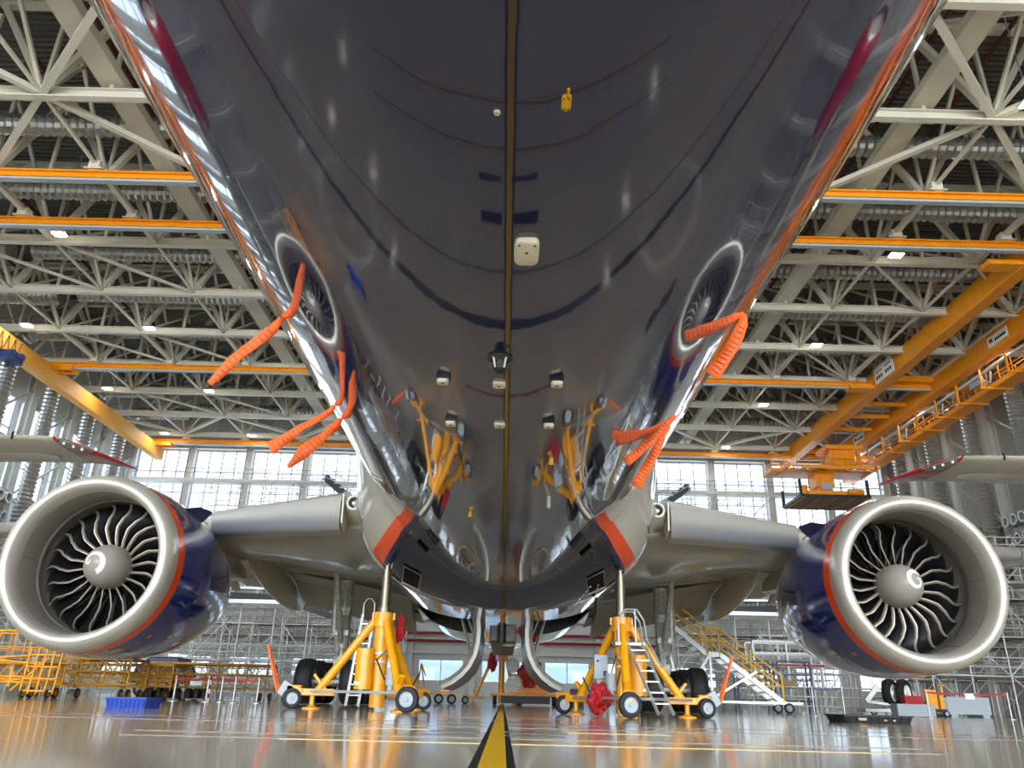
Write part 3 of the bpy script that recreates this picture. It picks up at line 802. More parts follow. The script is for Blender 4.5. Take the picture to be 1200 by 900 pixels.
    b.grid([[cyl(e[0], e[1]-.012/e[0], e[2]+.03), cyl(e[0], e[1]-.008/e[0], e[2]-.012), cyl(e[0], e[1]+.022/e[0], e[2]-.010), cyl(e[0], e[1]+.045/e[0]+.01, e[2]+.045)] for e in edge])
    bl = b.build('fan_blade', None, cowl, smooth=60, local=True); bl.location = E0-rootloc(cowl)
    for k in range(NB):
        o = bl if k == 0 else bl.copy()
        if k: col.objects.link(o); o.parent = cowl
        o.rotation_euler = (0, 2*PI*k/NB+.07, 0)
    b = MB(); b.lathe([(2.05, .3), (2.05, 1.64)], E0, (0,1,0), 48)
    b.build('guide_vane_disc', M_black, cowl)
    b = MB()
    for k in range(40):
        a = 2*PI*k/40; b.beam((E0.x+.6*math.cos(a), ey+1.98, ez+.6*math.sin(a)), (E0.x+1.6*math.cos(a), ey+1.98, ez+1.6*math.sin(a)), .02, .05)
    b.build('guide_vane_row', M_strut, cowl)
    b = MB(); b.lathe([(5.0, 1.2), (6.2, 1.0), (7.0, .72), (7.4, .68)], E0, (0,1,0), 48); b.lathe([(7.0, .45), (7.8, .25), (8.3, .0)], E0, (0,1,0), 32); b.lathe([(5.1, .9), (5.1, 1.55)], E0, (0,1,0), 48); b.build('exhaust_nozzle', M_steel, cowl, smooth=60)
    # vortex strake on the inner side
    b = MB(); a = R_(40); rr = 2.1
    def cw(al, y, r): return Vector((E0.x-s*r*math.sin(al), ey+y, ez+r*math.cos(al)))
    b.add([cw(a, 1.9, 2.12), cw(a, 3.3, 2.06), cw(a, 3.3, 2.42), cw(a, 2.5, 2.36)], [(0,1,2,3)]); b.build('nacelle_strake', M_navy, cowl, solid=.03)
    # placards and latch line under the cowl
    b = MB(); b.use(M_mark)
    def decal(al, y, w, l, m):
        b.use(m); da = w/2.13; n_ = 3
        def rad(yy): 
            o = outer
            for i in range(len(o)-1):
                if o[i][0] <= yy <= o[i+1][0]: return o[i][1]+(o[i+1][1]-o[i][1])*(yy-o[i][0])/(o[i+1][0]-o[i][0])
            return 2.1
        b.grid([[cw(al+da*(i/n_-.5), y+l*(j/3-.5), rad(y+l*(j/3-.5))+.006) for j in range(4)] for i in range(n_+1)])
    pk = mat('placard_pink', (226,140,120), .5); cr = mat('placard_cream', (214,206,170), .5); lg = mat('latch_line', (176,150,140), .4)
    decal(R_(140), 1.25, .10, .16, pk); decal(R_(137), 2.2, .13, .22, cr); decal(R_(141), 2.2, .10, .2, cr if s > 0 else pk)
    decal(R_(150), 1.75, 1.1, .02, lg); decal(R_(158), 1.6, .1, .14, lg); decal(R_(147), 1.15, .04, .1, lg)
    if s < 0: decal(R_(162), 1.05, .42, .32, mat('cowl_bare_patch', (176,164,140), .35)); decal(R_(168), .76, .5, .29, mat('cowl_bare_patch', (176,164,140), .35))
    b.build('placard', None, cowl)
    b = MB(); b.lathe([(2.2, 2.134), (2.212, 2.13)], E0, (0,1,0), 96); b.build('cowl_joint', M_black, cowl)
    # ---- main landing gear
    gx, gy = AX+s*5.35, 27.0
    b = MB(); b.tube((gx, gy, 3.9), (gx, gy, 1.7), .24, 16); b.tube((gx, gy, 1.8), (gx, gy, .7), .15, 16); b.tube((gx-.06, gy-1.5, .66), (gx-.06, gy+1.5, .66), .13, 12)
    b.tube((gx+s*.34, gy, 3.9), (gx+s*.3, gy, 2.2), .12, 10); b.tube((gx, gy-.2, 1.9), (gx, gy-1.9, 3.9), .09, 10)
    for k in range(7): b.path([(gx-.2+.05*k, gy-.28, 3.8), (gx-.25+.08*k, gy-.3, 3.0), (gx-.2+.04*k, gy-.28, 2.2), (gx-.1, gy-.25, 1.2)], .022, 6)
    b.box((gx, gy-.2, 2.9), (.4, .2, .25)); b.box((gx, gy-.2, 2.2), (.46, .2, .16)); b.box((gx, gy-.15, 1.3), (.3, .25, .3))
    for dy in (-1.45, 0, 1.45): b.tube((gx-.8, gy+dy, .66), (gx+.8, gy+dy, .66), .09, 12)
    gear = b.build('landing_gear', M_strut, air, smooth=50)
    first = None
    for dy in (-1.45, 0, 1.45):
        for dx in (-.69, .69):
            if first is None:
                b = MB(); b.use(M_black)
                tw = [(-.25, .36), (-.27, .50), (-.255, .58), (-.2, .635), (-.12, .655), (-.115, .645), (-.09, .645), (-.085, .657), (0, .66), (.085, .657), (.09, .645), (.115, .645), (.12, .655), (.2, .635), (.255, .58), (.27, .50), (.25, .36)]
                b.lathe(tw, (0,0,0), (1,0,0), 40); b.use(M_strut); b.lathe([(-.24, .37), (-.12, .33), (-.1, .12), (-.3, .10), (-.3, 0)], (0,0,0), (1,0,0), 24); b.lathe([(.24, .37), (.12, .33), (.1, .12), (.3, .10), (.3, 0)], (0,0,0), (1,0,0), 24)
                first = b.build('wheel', None, gear, smooth=40, local=True); o = first
            else: o = first.copy(); col.objects.link(o); o.parent = gear
            o.location = Vector((gx+dx, gy+dy, .665))-rootloc(gear)
# tailplane and fin (above, seen in reflections only)
for s in (-1, 1):
    b = MB(); rr = []
    for x, y, z, c in ((.8, 55, 7.3, 6.5), (10.7, 61.5, 8.3, 2.4)):
        rr.append([Vector((AX+s*x, y+c*a, z+c*h)) for a, h in airfoil(12, .1, 0)])
    b.loft(rr); b.build('tailplane', M_wing, air, smooth=50)
b = MB(); rr = []
for z, y, c in ((8.2, 51, 9), (18.5, 60.5, 3.5)): rr.append([Vector((AX+c*h, y+c*a, z)) for a, h in airfoil(12, .1, 0)])
b.loft(rr); b.build('tail_fin', M_navy, air, smooth=50)

# ------------------------------------------------------------------ overhead cranes
def railing(root, p0, p1, h, m, step=1.5, name='railing', r=.035, side=Vector((0,0,0))):
    p0 = Vector(p0)+side; p1 = Vector(p1)+side; L_ = (p1-p0).length; n = max(1, int(L_/step)); b = MB()
    for i in range(n+1):
        p = p0.lerp(p1, i/n); b.beam(p, p+Vector((0,0,h)), r*1.6, r*1.6)
    for k in (1, .5): b.beam(p0+Vector((0,0,h*k)), p1+Vector((0,0,h*k)), r*1.4, r*1.4)
    return b.build(name, m, root)
t = thing('overhead_crane', 'ochre box girder crane near the left wall with a blue hoist', 'crane', (-36.2, 58, 23))
b = MB(); b.box((-36.2, 59, 23.0), (.75, 36, 1.3)); b.build('girder', M_gold, t, bevel=.03)
for y in (35.9, 56.0, 75.3):
    b = MB(); b.box((-35.4, y+.45, 23.5), (2.2, .3, .35)); b.box((-35.4, y-.45, 23.5), (2.2, .3, .35)); b.box((-35.6, y, 23.5), (.8, 1.2, .2)); b.build('end_carriage', M_orange, t)
b = MB(); b.use(M_bluem); b.box((-35.9, 50.6, 22.05), (.9, 1.7, .5)); b.tube((-36.5, 49.9, 22.1), (-35.2, 49.9, 22.1), .35, 14); b.box((-36, 51.2, 22.4), (1.3, .5, .4)); b.tube((-36, 50.6, 21.8), (-36, 50.6, 21.4), .12, 8)
b.build('hoist', None, t)
b = MB()
for k in range(7):
    y0 = 46+k*.75; pts = [(-35.75, y0+.75*u/8, 23.5-1.15*math.sin(PI*u/8)) for u in range(9)]; b.path(pts, .03, 5)
b.build('festoon_cable', M_black, t)
b = MB(); b.tube((-34.2, 41, 17.5), (-34.2, 41, 23), .02, 5); 

t = thing('overhead_crane', 'large orange double girder crane on the right with railed walkway and hanging work platform', 'crane', (31, 58, 23))
b = MB(); b.box((29.0, 57, 24.15), (.9, 42, 1.45)); b.build('girder', M_orange, t, bevel=.03)
b = MB(); b.box((33.6, 57, 24.0), (.9, 42, 1.5)); b.build('girder', M_orange, t, bevel=.03)
for y in (37.4, 56, 74.9):
    for dy in (-.5, .5):
        b = MB(); b.box((31.3, y+dy, 24.3), (4.0, .3, .5)); b.build('cross_beam', M_orange, t)
    b = MB(); b.box((27.6, y, 23.6), (2.0, .9, .3)); b.build('end_carriage', M_orange, t)
    b = MB(); b.box((36.0, y, 23.7), (4.0, .8, .3)); b.build('end_carriage', M_orange, t)
for y in (60, 63, 66.5): 
    b = MB(); b.box((31.3, y, 23.9), (4.0, .25, .3)); b.build('cross_beam', M_orange, t)
b = MB(); b.box((35.4, 57.5, 22.0), (1.3, 40, .35)); wk = b.build('walkway_deck', M_orange, t)
for k in range(13):
    y = 38.6+3.1*k; b = MB(); b.box((35.0, y, 21.8), (2.4, .14, .12)); b.box((34.0, y, 22.9), (.12, .12, 2.2)); b.build('walkway_bracket', M_orange, t)
rl = railing(t, (34.75, 38, 22.15), (34.75, 77, 22.15), 1.1, M_orange, 1.5); railing(t, (36.05, 38, 22.15), (36.05, 77, 22.15), 1.1, M_orange, 1.5)
b = MB(); b.tube((34.35, 38, 23.05), (34.35, 77, 23.05), .14, 8); b.build('cable_tray', M_alu, t)
for k, y in enumerate((44, 50.5, 57, 63, 69)):
    b = MB(); b.path([(34.5, y, 22.9), (34.6, y+.4, 22.2), (34.5, y+.8, 22.5), (34.6, y+1.2, 22.0), (34.5, y+1.6, 22.9)], .07, 6); b.build('cable_loop', M_galv, t)
b = MB(); b.box((34.6, 52.5, 22.95), (.2, 1.5, .8)); b.build('control_cabinet', M_crate, t)
def board(t, x, y, z, w, h, tilt=0, rows=2):
    b = MB(); b.use(M_mark); b.box((x, y, z), (.05, w, h)); b.use(M_dark)
    for rr in range(rows):
        for k in range(7):
            if (k*3+rr) % 5: b.box((x-.03, y+w*(.36-.12*k), z+h*(.12-.3*rr)), (.01, w*.07, h*.13))
    return b.build('capacity_sign', None, t)
def board_x(t, x, y, z, w, h): 
    b = MB(); b.use(M_mark); b.box((x, y, z), (w, .05, h)); b.use(M_dark)
    for rr in range(2):
        for k in range(7):
            if (k*3+rr) % 5: b.box((x-w*(.36-.12*k), y-.03, z+h*(.12-.3*rr)), (w*.07, .01, h*.13))
    return b.build('capacity_sign', None, t)
b = MB(); b.use(M_mark); b.box((28.45, 53.6, 24.2), (.05, 3.0, 1.3)); b.use(M_dark)
for rr in range(2):
    for k in range(7):
        if k not in (3,): b.box((28.41, 54.7-.36*k, 24.4-.45*rr), (.02, .22, .26 if rr else .1))
b.build('capacity_sign', None, t)
for y in (47.0, 69.0):
    b = MB(); b.use(M_mark); b.box((33.13, y, 23.9), (.04, 2.2, .7)); b.use(M_dark)
    for k in range(6): b.box((33.1, y+.2-.2*k, 23.85), (.02, .13, .18))
    b.use(M_redp); b.box((33.1, y+.7, 23.95), (.02, .35, .25)); b.build('maker_sign', None, t)
# trolley and hanging work platform
b = MB(); b.box((31.0, 69, 22.6), (3.4, 2.6, .4)); b.box((31.0, 69, 21.6), (2.0, 1.8, 1.8)); b.box((29.9, 68.2, 21.4), (.3, .3, 2.2)); b.box((32.4, 68.2, 21.4), (.3, .3, 2.2)); b.build('trolley', M_orange, t, bevel=.04)
b = MB(); b.box((28.6, 69, 20.3), (9.2, 2.4, .3)); b.box((29.5, 66.3, 20.2), (6.5, .25, .3)); b.box((25.0, 67.6, 20.2), (.25, 3.4, .3)); b.box((33.0, 67.6, 20.2), (.25, 3.4, .3)); b.build('service_deck', M_orange, t)
railing(t, (24.2, 67.8, 20.4), (33.2, 67.8, 20.4), 1.1, M_orange, 1.1); railing(t, (24.2, 70.2, 20.4), (33.2, 70.2, 20.4), 1.1, M_orange, 1.1)
for k in range(5):
    b = MB(); b.beam((25.2+k*.5, 66.2, 20.0), (27.2+k*.5, 67.8, 20.3), .16, .1); b.build('step_bar', M_mark if k % 2 else M_ochre, t)
for k in range(4):
    b = MB(); b.beam((30.2+k*.6, 66.0, 19.9), (31.9+k*.6, 67.8, 20.3), .2, .1); b.build('step_bar', M_mark if k % 2 else M_orange, t)
for q, (w_, z0, z1) in enumerate(((1.7, 18.9, 20.9), (1.4, 17.9, 19.6))):
    b = MB(); b.box((29.0, 69, (z0+z1)/2), (w_, w_, z1-z0)); b.build('mast_section', M_orange if q == 0 else M_gold, t, bevel=.04)
b = MB(); b.box((29.0, 68.0, 18.9), (1.0, .06, .6)); b.build('mast_label', M_crate, t)
b = MB(); b.box((28.5, 68, 17.9), (3.4, 2.6, .5)); b.tube((26.6, 67.2, 17.9), (26.6, 67.2, 18.7), .3, 10); b.tube((30.4, 67, 18.1), (31.8, 67, 18.1), .28, 10); b.build('turntable', M_orange, t, bevel=.05)
b = MB(); b.use(M_brown); b.box((28.5, 67.5, 17.2), (6.0, 4.6, .12)); b.use(M_ochre)
for k in range(5): b.box((25.7+k*1.4, 67.5, 17.1), (.1, 4.6, .1))
b.use(M_dark)
for a in (-1, 1): b.box((28.5, 67.5+a*2.33, 17.25), (6.1, .08, .26)); b.box((28.5+a*3.03, 67.5, 17.25), (.08, 4.6, .26))
b.build('work_platform', None, t)
for (x, y) in ((25.5, 65.3), (31.4, 65.3), (25.5, 69.7), (31.5, 69.7)):
    b = MB(); b.box((x, y, 18.0), (.22, .22, 1.5)); b.build('platform_post', M_dark, t)

# ------------------------------------------------------------------ neighbouring wing tips
for s in (-1, 1):
    dz = .15 if s > 0 else 0
    secs = [(16.5, 33.05, 9.36, .3, .06), (16.9, 32.4, 9.46, .98, .12), (17.4, 31.6, 9.58, 1.82, .18), (18.0, 30.7, 9.68, 2.74, .24), (18.6, 30.0, 9.74, 3.45, .3), (20.0, 29.95, 9.76, 3.5, .38), (24, 29.7, 9.74, 3.9, .5), (30, 29.4, 9.6, 4.9, .7), (37.0, 29.0, 9.4, 6.4, .95)]
    b = MB(); rr = []
    for (x, y, z, c, h) in secs:
        rr.append([Vector((s*x, y+c*a, z+dz+h*(q/.12)*.9-.03*c*a)) for a, q in airfoil(12, .12, 0)])
    b.use(M_redtip); b.loft(rr[:5]); b.use(M_wing); b.loft(rr[4:])
    o = b.build('aircraft_wing', None, smooth=60)
    o.data.name = 'aircraft_wing'
    t = thing('aircraft_wing', 'grey wing tip with red end of the aircraft parked to the %s, above the engine' % ('left' if s < 0 else 'right'), 'wing', (s*20, 30, 9))
    o.name = 'wing_panel'; o.parent = t; o.location = -Vector(t.location)
    b = MB(); A_ = Vector((s*18.5, 30.05, 9.74+dz)); B_ = Vector((s*17.55, 31.38, 9.60+dz)); lo = []; md_ = []; hi = []
    for k in range(9):
        f = k/8; p = A_.lerp(B_, f); e = math.sin(math.pi*f)**.6
        lo.append(p+Vector((s*.28*e, .42*e, -.17*e))); md_.append(p+Vector((-s*.03, -.04, -.02))); hi.append(p+Vector((s*.1*e, .2*e, .14*e)))
    b.grid([lo, md_, hi]); b.build('lamp_cover', M_alu, t, solid=.03, smooth=60)
    for f in (.25, .5, .72):
        p = A_.lerp(B_, f); b = MB(); b.lathe([(0, .06), (-.02, .055), (-.03, 0)], p+Vector((s*.05, 0, -.1)), (0,1,.4), 12); b.build('position_light', M_plate, t)
    b = MB(); b.loft([[Vector((s*x, yc+w_*a_, 9.56+dz+h_)) for a_, h_ in ((-1, 0), (0, -.12), (1, 0), (0, .08))] for x, yc, w_ in ((19.4, 32.2, .1), (20.0, 32.2, .45), (21.5, 32.2, .6), (24, 32.2, .6))]); b.build('flap_track_fairing', M_wing, t, smooth=60)
    b = MB(); b.box((s*20.2, 29.93, 9.75+dz), (.04, .1, .3)); b.build('slat_joint', M_black, t)

    b = MB(); b.lathe([(0, 1.35), (.1, 1.5), (.6, 1.88), (1.5, 2.1), (3.5, 2.1), (6.0, 1.7), (6.5, 1.4)], (s*29.5, 24.4, 7.9+dz), (0,1,0), 48); b.build('engine_cowl', M_redtip, t, smooth=60)  # out-of-view red cowl, added for its red reflection in the fuselage side
    b = MB(); b.lathe([(.5, 1.25), (.1, 1.22), (-.05, 1.33), (0, 1.42), (.12, 1.52)], (s*29.5, 24.35, 7.9+dz), (0,1,0), 48); b.lathe([(.9, .1), (.9, 1.3)], (s*29.5, 24.4, 7.9+dz), (0,1,0), 32); b.build('inlet_lip', M_lip, t, smooth=60)

# ------------------------------------------------------------------ streamers
def streamer(pts, widths, lab, fold=(), axis=(0,1,0)):
    pts = [Vector(p) for p in pts]; t = thing('warning_streamer', lab, 'streamer', pts[0], 'orange warning streamers')
    # resample
    P = []; W = []
    for i in range(len(pts)-1):
        n = max(2, int((pts[i+1]-pts[i]).length/.05))
        for k in range(n): P.append(pts[i].lerp(pts[i+1], k/n)); W.append(widths[i]+(widths[i+1]-widths[i])*k/n)
    P.append(pts[-1]); W.append(widths[-1]); L1 = []; L2 = []
    for i, p in enumerate(P):
        d = (P[min(i+1, len(P)-1)]-P[max(0, i-1)]).normalized(); view = Vector(axis); sd = d.cross(view).normalized()
        tw = .25*math.sin(i*.55); sd = (sd*math.cos(tw)+view*math.sin(tw))
        wob = .006*math.sin(i*1.1)*view
        L1.append(p-sd*W[i]/2+wob); L2.append(p+sd*W[i]/2+wob)
    b = MB(); b.grid([L1, L2]); b.build('ribbon', M_strm, t, smooth=True, solid=.004)
    b = MB()
    for i in range(3, len(P)-1):
        m_ = (L2[i]-L1[i]); a = L1[i]+m_*.22; c = L1[i]+m_*.78; vv = Vector(axis)*-.006
        b.beam(a+vv, c+vv, .004, .007)
    if b.v: b.build('printed_lettering', M_strmd, t)
    return t
def cylp(px_al, y, o=.03): return fus_pt(px_al, y, o)
streamer([(-2.30, 6.85, 3.74), (-2.36, 6.85, 3.62), (-2.42, 6.85, 3.54), (-2.60, 6.85, 3.38), (-2.72, 6.85, 3.24), (-2.88, 6.85, 3.01)], [.05, .1, .11, .13, .12, .06], 'orange streamer hanging off the left side nearest the camera, single')
streamer([(-2.22, 9.1, 3.66), (-2.26, 9.1, 3.58), (-2.33, 9.1, 3.52), (-2.60, 9.1, 3.35), (-2.80, 9.1, 3.18), (-2.95, 9.1, 3.07)], [.05, .08, .08, .11, .13, .19], 'orange streamer on the left side, left one of the farther pair')
streamer([(-2.24, 9.64, 3.68), (-2.30, 9.62, 3.56), (-2.40, 9.6, 3.44), (-2.52, 9.6, 3.33), (-2.66, 9.6, 3.20), (-2.84, 9.6, 2.98)], [.05, .13, .1, .18, .19, .05], 'orange streamer on the left side, right one of the farther pair')
streamer([(2.26, 6.67, 3.82), (2.25, 6.67, 3.72), (2.14, 6.67, 3.50), (2.02, 6.67, 3.33), (1.90, 6.67, 3.15)], [.05, .1, .13, .14, .15], 'broad orange streamer hanging off the right side nearest the camera')
streamer([(2.08, 9.05, 3.62), (1.95, 9.05, 3.50), (1.74, 9.05, 3.27), (1.43, 9.05, 2.99)], [.04, .07, .11, .12], 'orange streamer on the right side, left one of the farther pair')
streamer([(2.08, 9.45, 3.62), (1.98, 9.45, 3.48), (1.90, 9.45, 3.30), (1.61, 9.45, 2.80)], [.04, .08, .12, .14], 'orange streamer on the right side, right one of the farther pair')
# red and white striped tapes hanging from the right inlet
for k, (x, y, z, dx, dz_) in enumerate(((1.95, 18.0, 2.72, -.36, -.42), (2.12, 18.0, 2.76, -.10, -.34))):
    b = MB(); n = 9
    for i in range(n):
        b.use(M_redcl if i % 2 else M_mark); p = Vector((x+dx*i/n, y, z+dz_*i/n)); q = Vector((x+dx*(i+1)/n, y, z+dz_*(i+1)/n)); b.beam(p, q, .045, .006)
    tag(b.build('striped_tape', None), 'red and white striped tape hanging below the right air inlet, %s of two' % ('left' if k == 0 else 'right'), 'tape', 'striped tapes at the right inlet')

# ------------------------------------------------------------------ jacks
def wheel_mesh(r, w, name, parent, loc, axis=(1,0,0), smooth=40, hubm=None):
    b = MB(); b.use(M_black)
    b.lathe([(-w*.45, r*.6), (-w*.5, r*.8), (-w*.42, r*.95), (-w*.2, r), (w*.2, r), (w*.42, r*.95), (w*.5, r*.8), (w*.45, r*.6)], loc, axis, 28)
    b.use(hubm or M_crate); b.lathe([(-w*.44, r*.62), (-w*.2, r*.5), (-w*.25, r*.2), (-w*.5, r*.16), (-w*.5, 0)], loc, axis, 20); b.lathe([(w*.44, r*.62), (w*.2, r*.5), (w*.25, r*.2), (w*.5, r*.16), (w*.5, 0)], loc, axis, 20)
    return b.build(name, None, parent, smooth=smooth)
def blob(name, m, c, size, lab, seed=0, n=3, amp=.35, cat='cover'):
    bm = bmesh.new(); bmesh.ops.create_icosphere(bm, subdivisions=4, radius=1)
    for v in bm.verts:
        d = noise.noise(v.co*1.7+Vector((seed,0,0)))*amp+abs(noise.noise(v.co*4.1+Vector((0,seed,0))))*amp*.8; k = 1+d-.2
        v.co = Vector((v.co.x*size[0]*k, v.co.y*size[1]*k, v.co.z*size[2]*k))+Vector(c)
        if v.co.z < .01: v.co.z = .01
    me = bpy.data.meshes.new(name); bm.to_mesh(me); bm.free(); me.materials.append(m); o = bpy.data.objects.new(name, me); col.objects.link(o)
    return tag(o, lab, cat)
def jack(cx, cy, s, ztop, zram, angs, lab, rad=1.55, big=1, tank=True, towbar=True):
    t = thing('aircraft_jack', lab, 'jack', (cx, cy, 0), 'tripod aircraft jacks')
    b = MB(); b.tube((cx, cy, .06), (cx, cy, ztop-.28), .165, 28); b.build('main_tube', M_yellow, t, smooth=50)
    b = MB(); b.lathe([(ztop-.30, .17), (ztop-.30, .22), (ztop, .22), (ztop, .10)], (cx, cy, 0), (0,0,1), 24)
    for k in range(6):
        a = 2*PI*k/6; b.box((cx+.22*math.cos(a), cy+.22*math.sin(a), ztop-.08), (.06, .06, .15), (0, 0, a))
    b.build('collar', M_yellow, t, smooth=40)
    b = MB(); b.tube((cx, cy, ztop-.1), (cx, cy, ztop+.1), .14, 20); b.tube((cx, cy, ztop), (cx, cy, zram-.1), .105, 20); b.tube((cx, cy, zram-.12), (cx, cy, zram), .07, 16); b.build('ram', M_steel, t, smooth=50)
    for z in (ztop-.85, ztop-1.02):
        b = MB(); b.lathe([(-.02, .168), (-.02, .185), (.02, .185), (.02, .168)], (cx, cy, z), (0,0,1), 24); b.build('clamp_band', M_galv, t)
    C = [Vector((cx+rad*math.cos(a), cy+rad*math.sin(a), .33)) for a in angs]
    for a, c in zip(angs, C):
        d = Vector((math.cos(a), math.sin(a), 0)); top = Vector((cx, cy, ztop-.2))+d*.2
        b = MB(); b.tube(top, c-d*.28+Vector((0,0,.02)), .088, 18); b.build('leg', M_yellow, t, smooth=50)
        b = MB(); b.beam(Vector((cx, cy, .33))+d*.9, c+d*.05, .2, .14); b.beam(c-d*.45+Vector((0,0,.05)), c-d*.18+Vector((0,0,.35)), .12, .06); b.build('foot_bracket', M_yellow, t, bevel=.015)
        b = MB(); b.lathe([(.0, .19), (.025, .19), (.05, .09), (.08, .05), (.3, .05)], (c.x-d.x*.18, c.y-d.y*.18, 0), (0,0,1), 20); b.build('foot_pad', M_yellow, t, smooth=30)
        sdv = Vector((-d.y, d.x, 0)); wr = .235 if a == angs[0] else .20
        wc = c+d*.22; wc.z = wr
        b = MB(); b.beam(c, wc+Vector((0,0,.22)), .2, .1); b.box((wc.x, wc.y, .36), (.3, .16, .2), (0, 0, a)); b.build('wheel_arm', M_yellow, t, bevel=.015)
        wheel_mesh(wr, .13, 'wheel', t, (wc.x+.0, wc.y-.13, wr), (.35, -1, 0) if a != angs[0] else (.25*s, -1, 0))
    for i in range(3):
        b = MB(); b.beam(C[i]+Vector((0,0,.02)), C[(i+1) % 3]+Vector((0,0,.02)), .05, .05); b.build('base_bar', M_alu, t)
    if tank:
        b = MB(); tx = cx+s*.30; ty = cy-.18; b.tube((tx, ty, .40), (tx, ty, 1.22), .185, 28); b.build('fluid_tank', M_yellow, t, smooth=50, bevel=.01)
        b = MB(); b.box((tx+.1*s, ty-.19, .52), (.1, .01, .06)); b.build('tank_label', M_mark, t)
        b = MB(); px = cx-s*.27; b.use(M_crate); b.tube((px, cy-.1, .5), (px, cy-.1, .85), .11, 16); b.lathe([(0,.13), (.05,.13)], (px, cy-.1, .64), (0,0,1), 16); b.tube((px, cy-.1, .36), (px, cy-.1, .5), .06, 12); b.build('pump_motor', None, t, smooth=40)
        b = MB(); b.path([(px, cy-.2, .85), (px+.1*s, cy-.25, 1.2), (cx-.05, cy-.2, 1.0), (px+.1*s, cy-.3, .6)], .018, 6); b.build('hydraulic_hose', M_dark, t)
        b = MB(); b.tube((px-.45*s, cy-.3, .4), (px-.62*s, cy-.3, .75), .018, 8); b.tube((px-.45*s, cy-.3, .35), (px-.45*s, cy-.3, .5), .05, 8); b.build('pump_lever', M_dark, t)
    if towbar:
        c = C[1]; d = Vector((math.cos(angs[1]), math.sin(angs[1]), 0)); e = c+d*.55
        b = MB(); b.beam(e+Vector((0,-.09,.0)), e+Vector((-s*-.34,-.02,.92)), .035, .045); b.beam(e+Vector((0,.12,.0)), e+Vector((-s*-.34,.03,.92)), .035, .045); b.beam(e+Vector((.1*s,.0,.30)), e+Vector((.1*s,.0,.34)), .1, .1)
        b.build('tow_bar', M_strm, t)
        b = MB(); b.beam(c+d*.25+Vector((0,0,-.05)), c+d*.5+Vector((0,0,.1)), .16, .3); b.build('tow_bracket', M_crate, t, bevel=.02)
    return t
jack(-2.66, 17.6, -1, 1.98, 3.0, [R_(-62), R_(180), R_(62)], 'orange tripod jack under the left wing root with a red cover behind it')
jack(2.56, 17.6, 1, 2.0, 3.02, [R_(-95), R_(5), R_(132)], 'orange tripod jack under the right wing root beside a ladder')
t = jack(-.1, 44.6, -1, 3.2, 3.75, [R_(-60), R_(185), R_(60)], 'orange tripod jack under the rear fuselage, farthest of the three jacks', 1.7, tank=False, towbar=False)
blob('jack_cover', M_redcl, (-2.33, 17.95, 1.68), (.13, .12, .30), 'red cloth cover hanging on the upper tube of the left jack', 3)
blob('jack_cover', M_redcl, (2.02, 17.35, .34), (.27, .25, .33), 'crumpled red cloth cover lying low against the right jack', 8)
blob('jack_cover', M_redcl, (1.35, 40, 1.55), (.62, .5, .72), 'large crumpled red cloth over the yellow unit behind the gear doors', 5)
blob('jack_cover', M_redcl, (-.62, 43.6, 2.1), (.28, .25, .5), 'red cloth hanging on the far tail jack', 12)
t = thing('pump_unit', 'orange wheeled pump unit with grey drums under a red cloth, beyond the gear doors', 'pump unit', (1.2, 40.6, 0))
b = MB(); b.box((1.3, 41, .95), (1.9, 1.2, 1.0)); b.box((1.0, 41, .5), (3.2, 1.4, .14)); b.build('body', M_orange, t, bevel=.03)
b = MB(); b.tube((.5, 40.3, 1.0), (.5, 41.6, 1.0), .38, 20); b.build('drum', M_strut, t, smooth=40)
b = MB(); b.tube((.45, 40.5, 1.85), (.45, 41.4, 1.85), .34, 20); b.build('drum', M_strut, t, smooth=40)
b = MB(); b.box((1.1, 41, .27), (2.4, 1.0, .35)); b.build('chassis', M_dark, t)
for x in (-.4, 2.5): wheel_mesh(.28, .2, 'wheel', t, (x, 40.6, .28))
# control box and ladder at the jacks
t = thing('control_box', 'grey electrical control box beside the right jack', 'control box', (2.1, 17.9, .4))
b = MB(); b.box((2.12, 17.9, .98), (.3, .22, .5)); b.build('cabinet', M_crate, t, bevel=.015)
b = MB(); b.box((2.14, 17.9, .56), (.22, .16, .36)); b.build('motor', M_strut, t, bevel=.02)
b = MB(); b.box((2.16, 17.9, .2), (.08, .1, .4)); b.build('post', M_strut, t)
b = MB(); b.box((2.05, 17.78, 1.1), (.05, .01, .04)); b.box((2.2, 17.78, .85), (.07, .01, .1)); b.build('panel_switch', M_dark, t)
def ladder(name, lab, p0, p1, w, n, rails=None):
    t = thing(name, lab, 'ladder', (p0[0], p0[1], 0)); p0 = Vector(p0); p1 = Vector(p1); sd = Vector((w/2,0,0))
    for k in (-1, 1): b = MB(); b.beam(p0+sd*k, p1+sd*k, .03, .06); b.build('side_rail', M_alu, t)
    for i in range(1, n):
        p = p0.lerp(p1, i/n); b = MB(); b.beam(p-sd, p+sd, .05, .025); b.build('rung', M_alu, t)
    return t
t = ladder('step_ladder', 'aluminium platform ladder with hoop handrails in front of the right jack', (3.22, 16.4, .06), (2.72, 17.1, 1.5), .3, 7)
b = MB(); b.box((2.66, 17.3, 1.42), (.62, .5, .05)); b.build('platform', M_alu, t)
for dy in (-.25, .25):
    b = MB(); b.path([(2.42, 17.3+dy, 1.42), (2.42, 17.3+dy, 1.95), (2.58, 17.3+dy, 2.12), (2.82, 17.3+dy, 2.12), (2.96, 17.3+dy, 1.9), (3.0, 17.2+dy, 1.5), (3.22, 16.9+dy, .95)], .02, 8); b.build('handrail', M_alu, t)
b = MB(); b.tube((2.78, 17.05, 1.42), (2.78, 17.05, 2.12), .018, 8); b.build('handrail', M_alu, t)
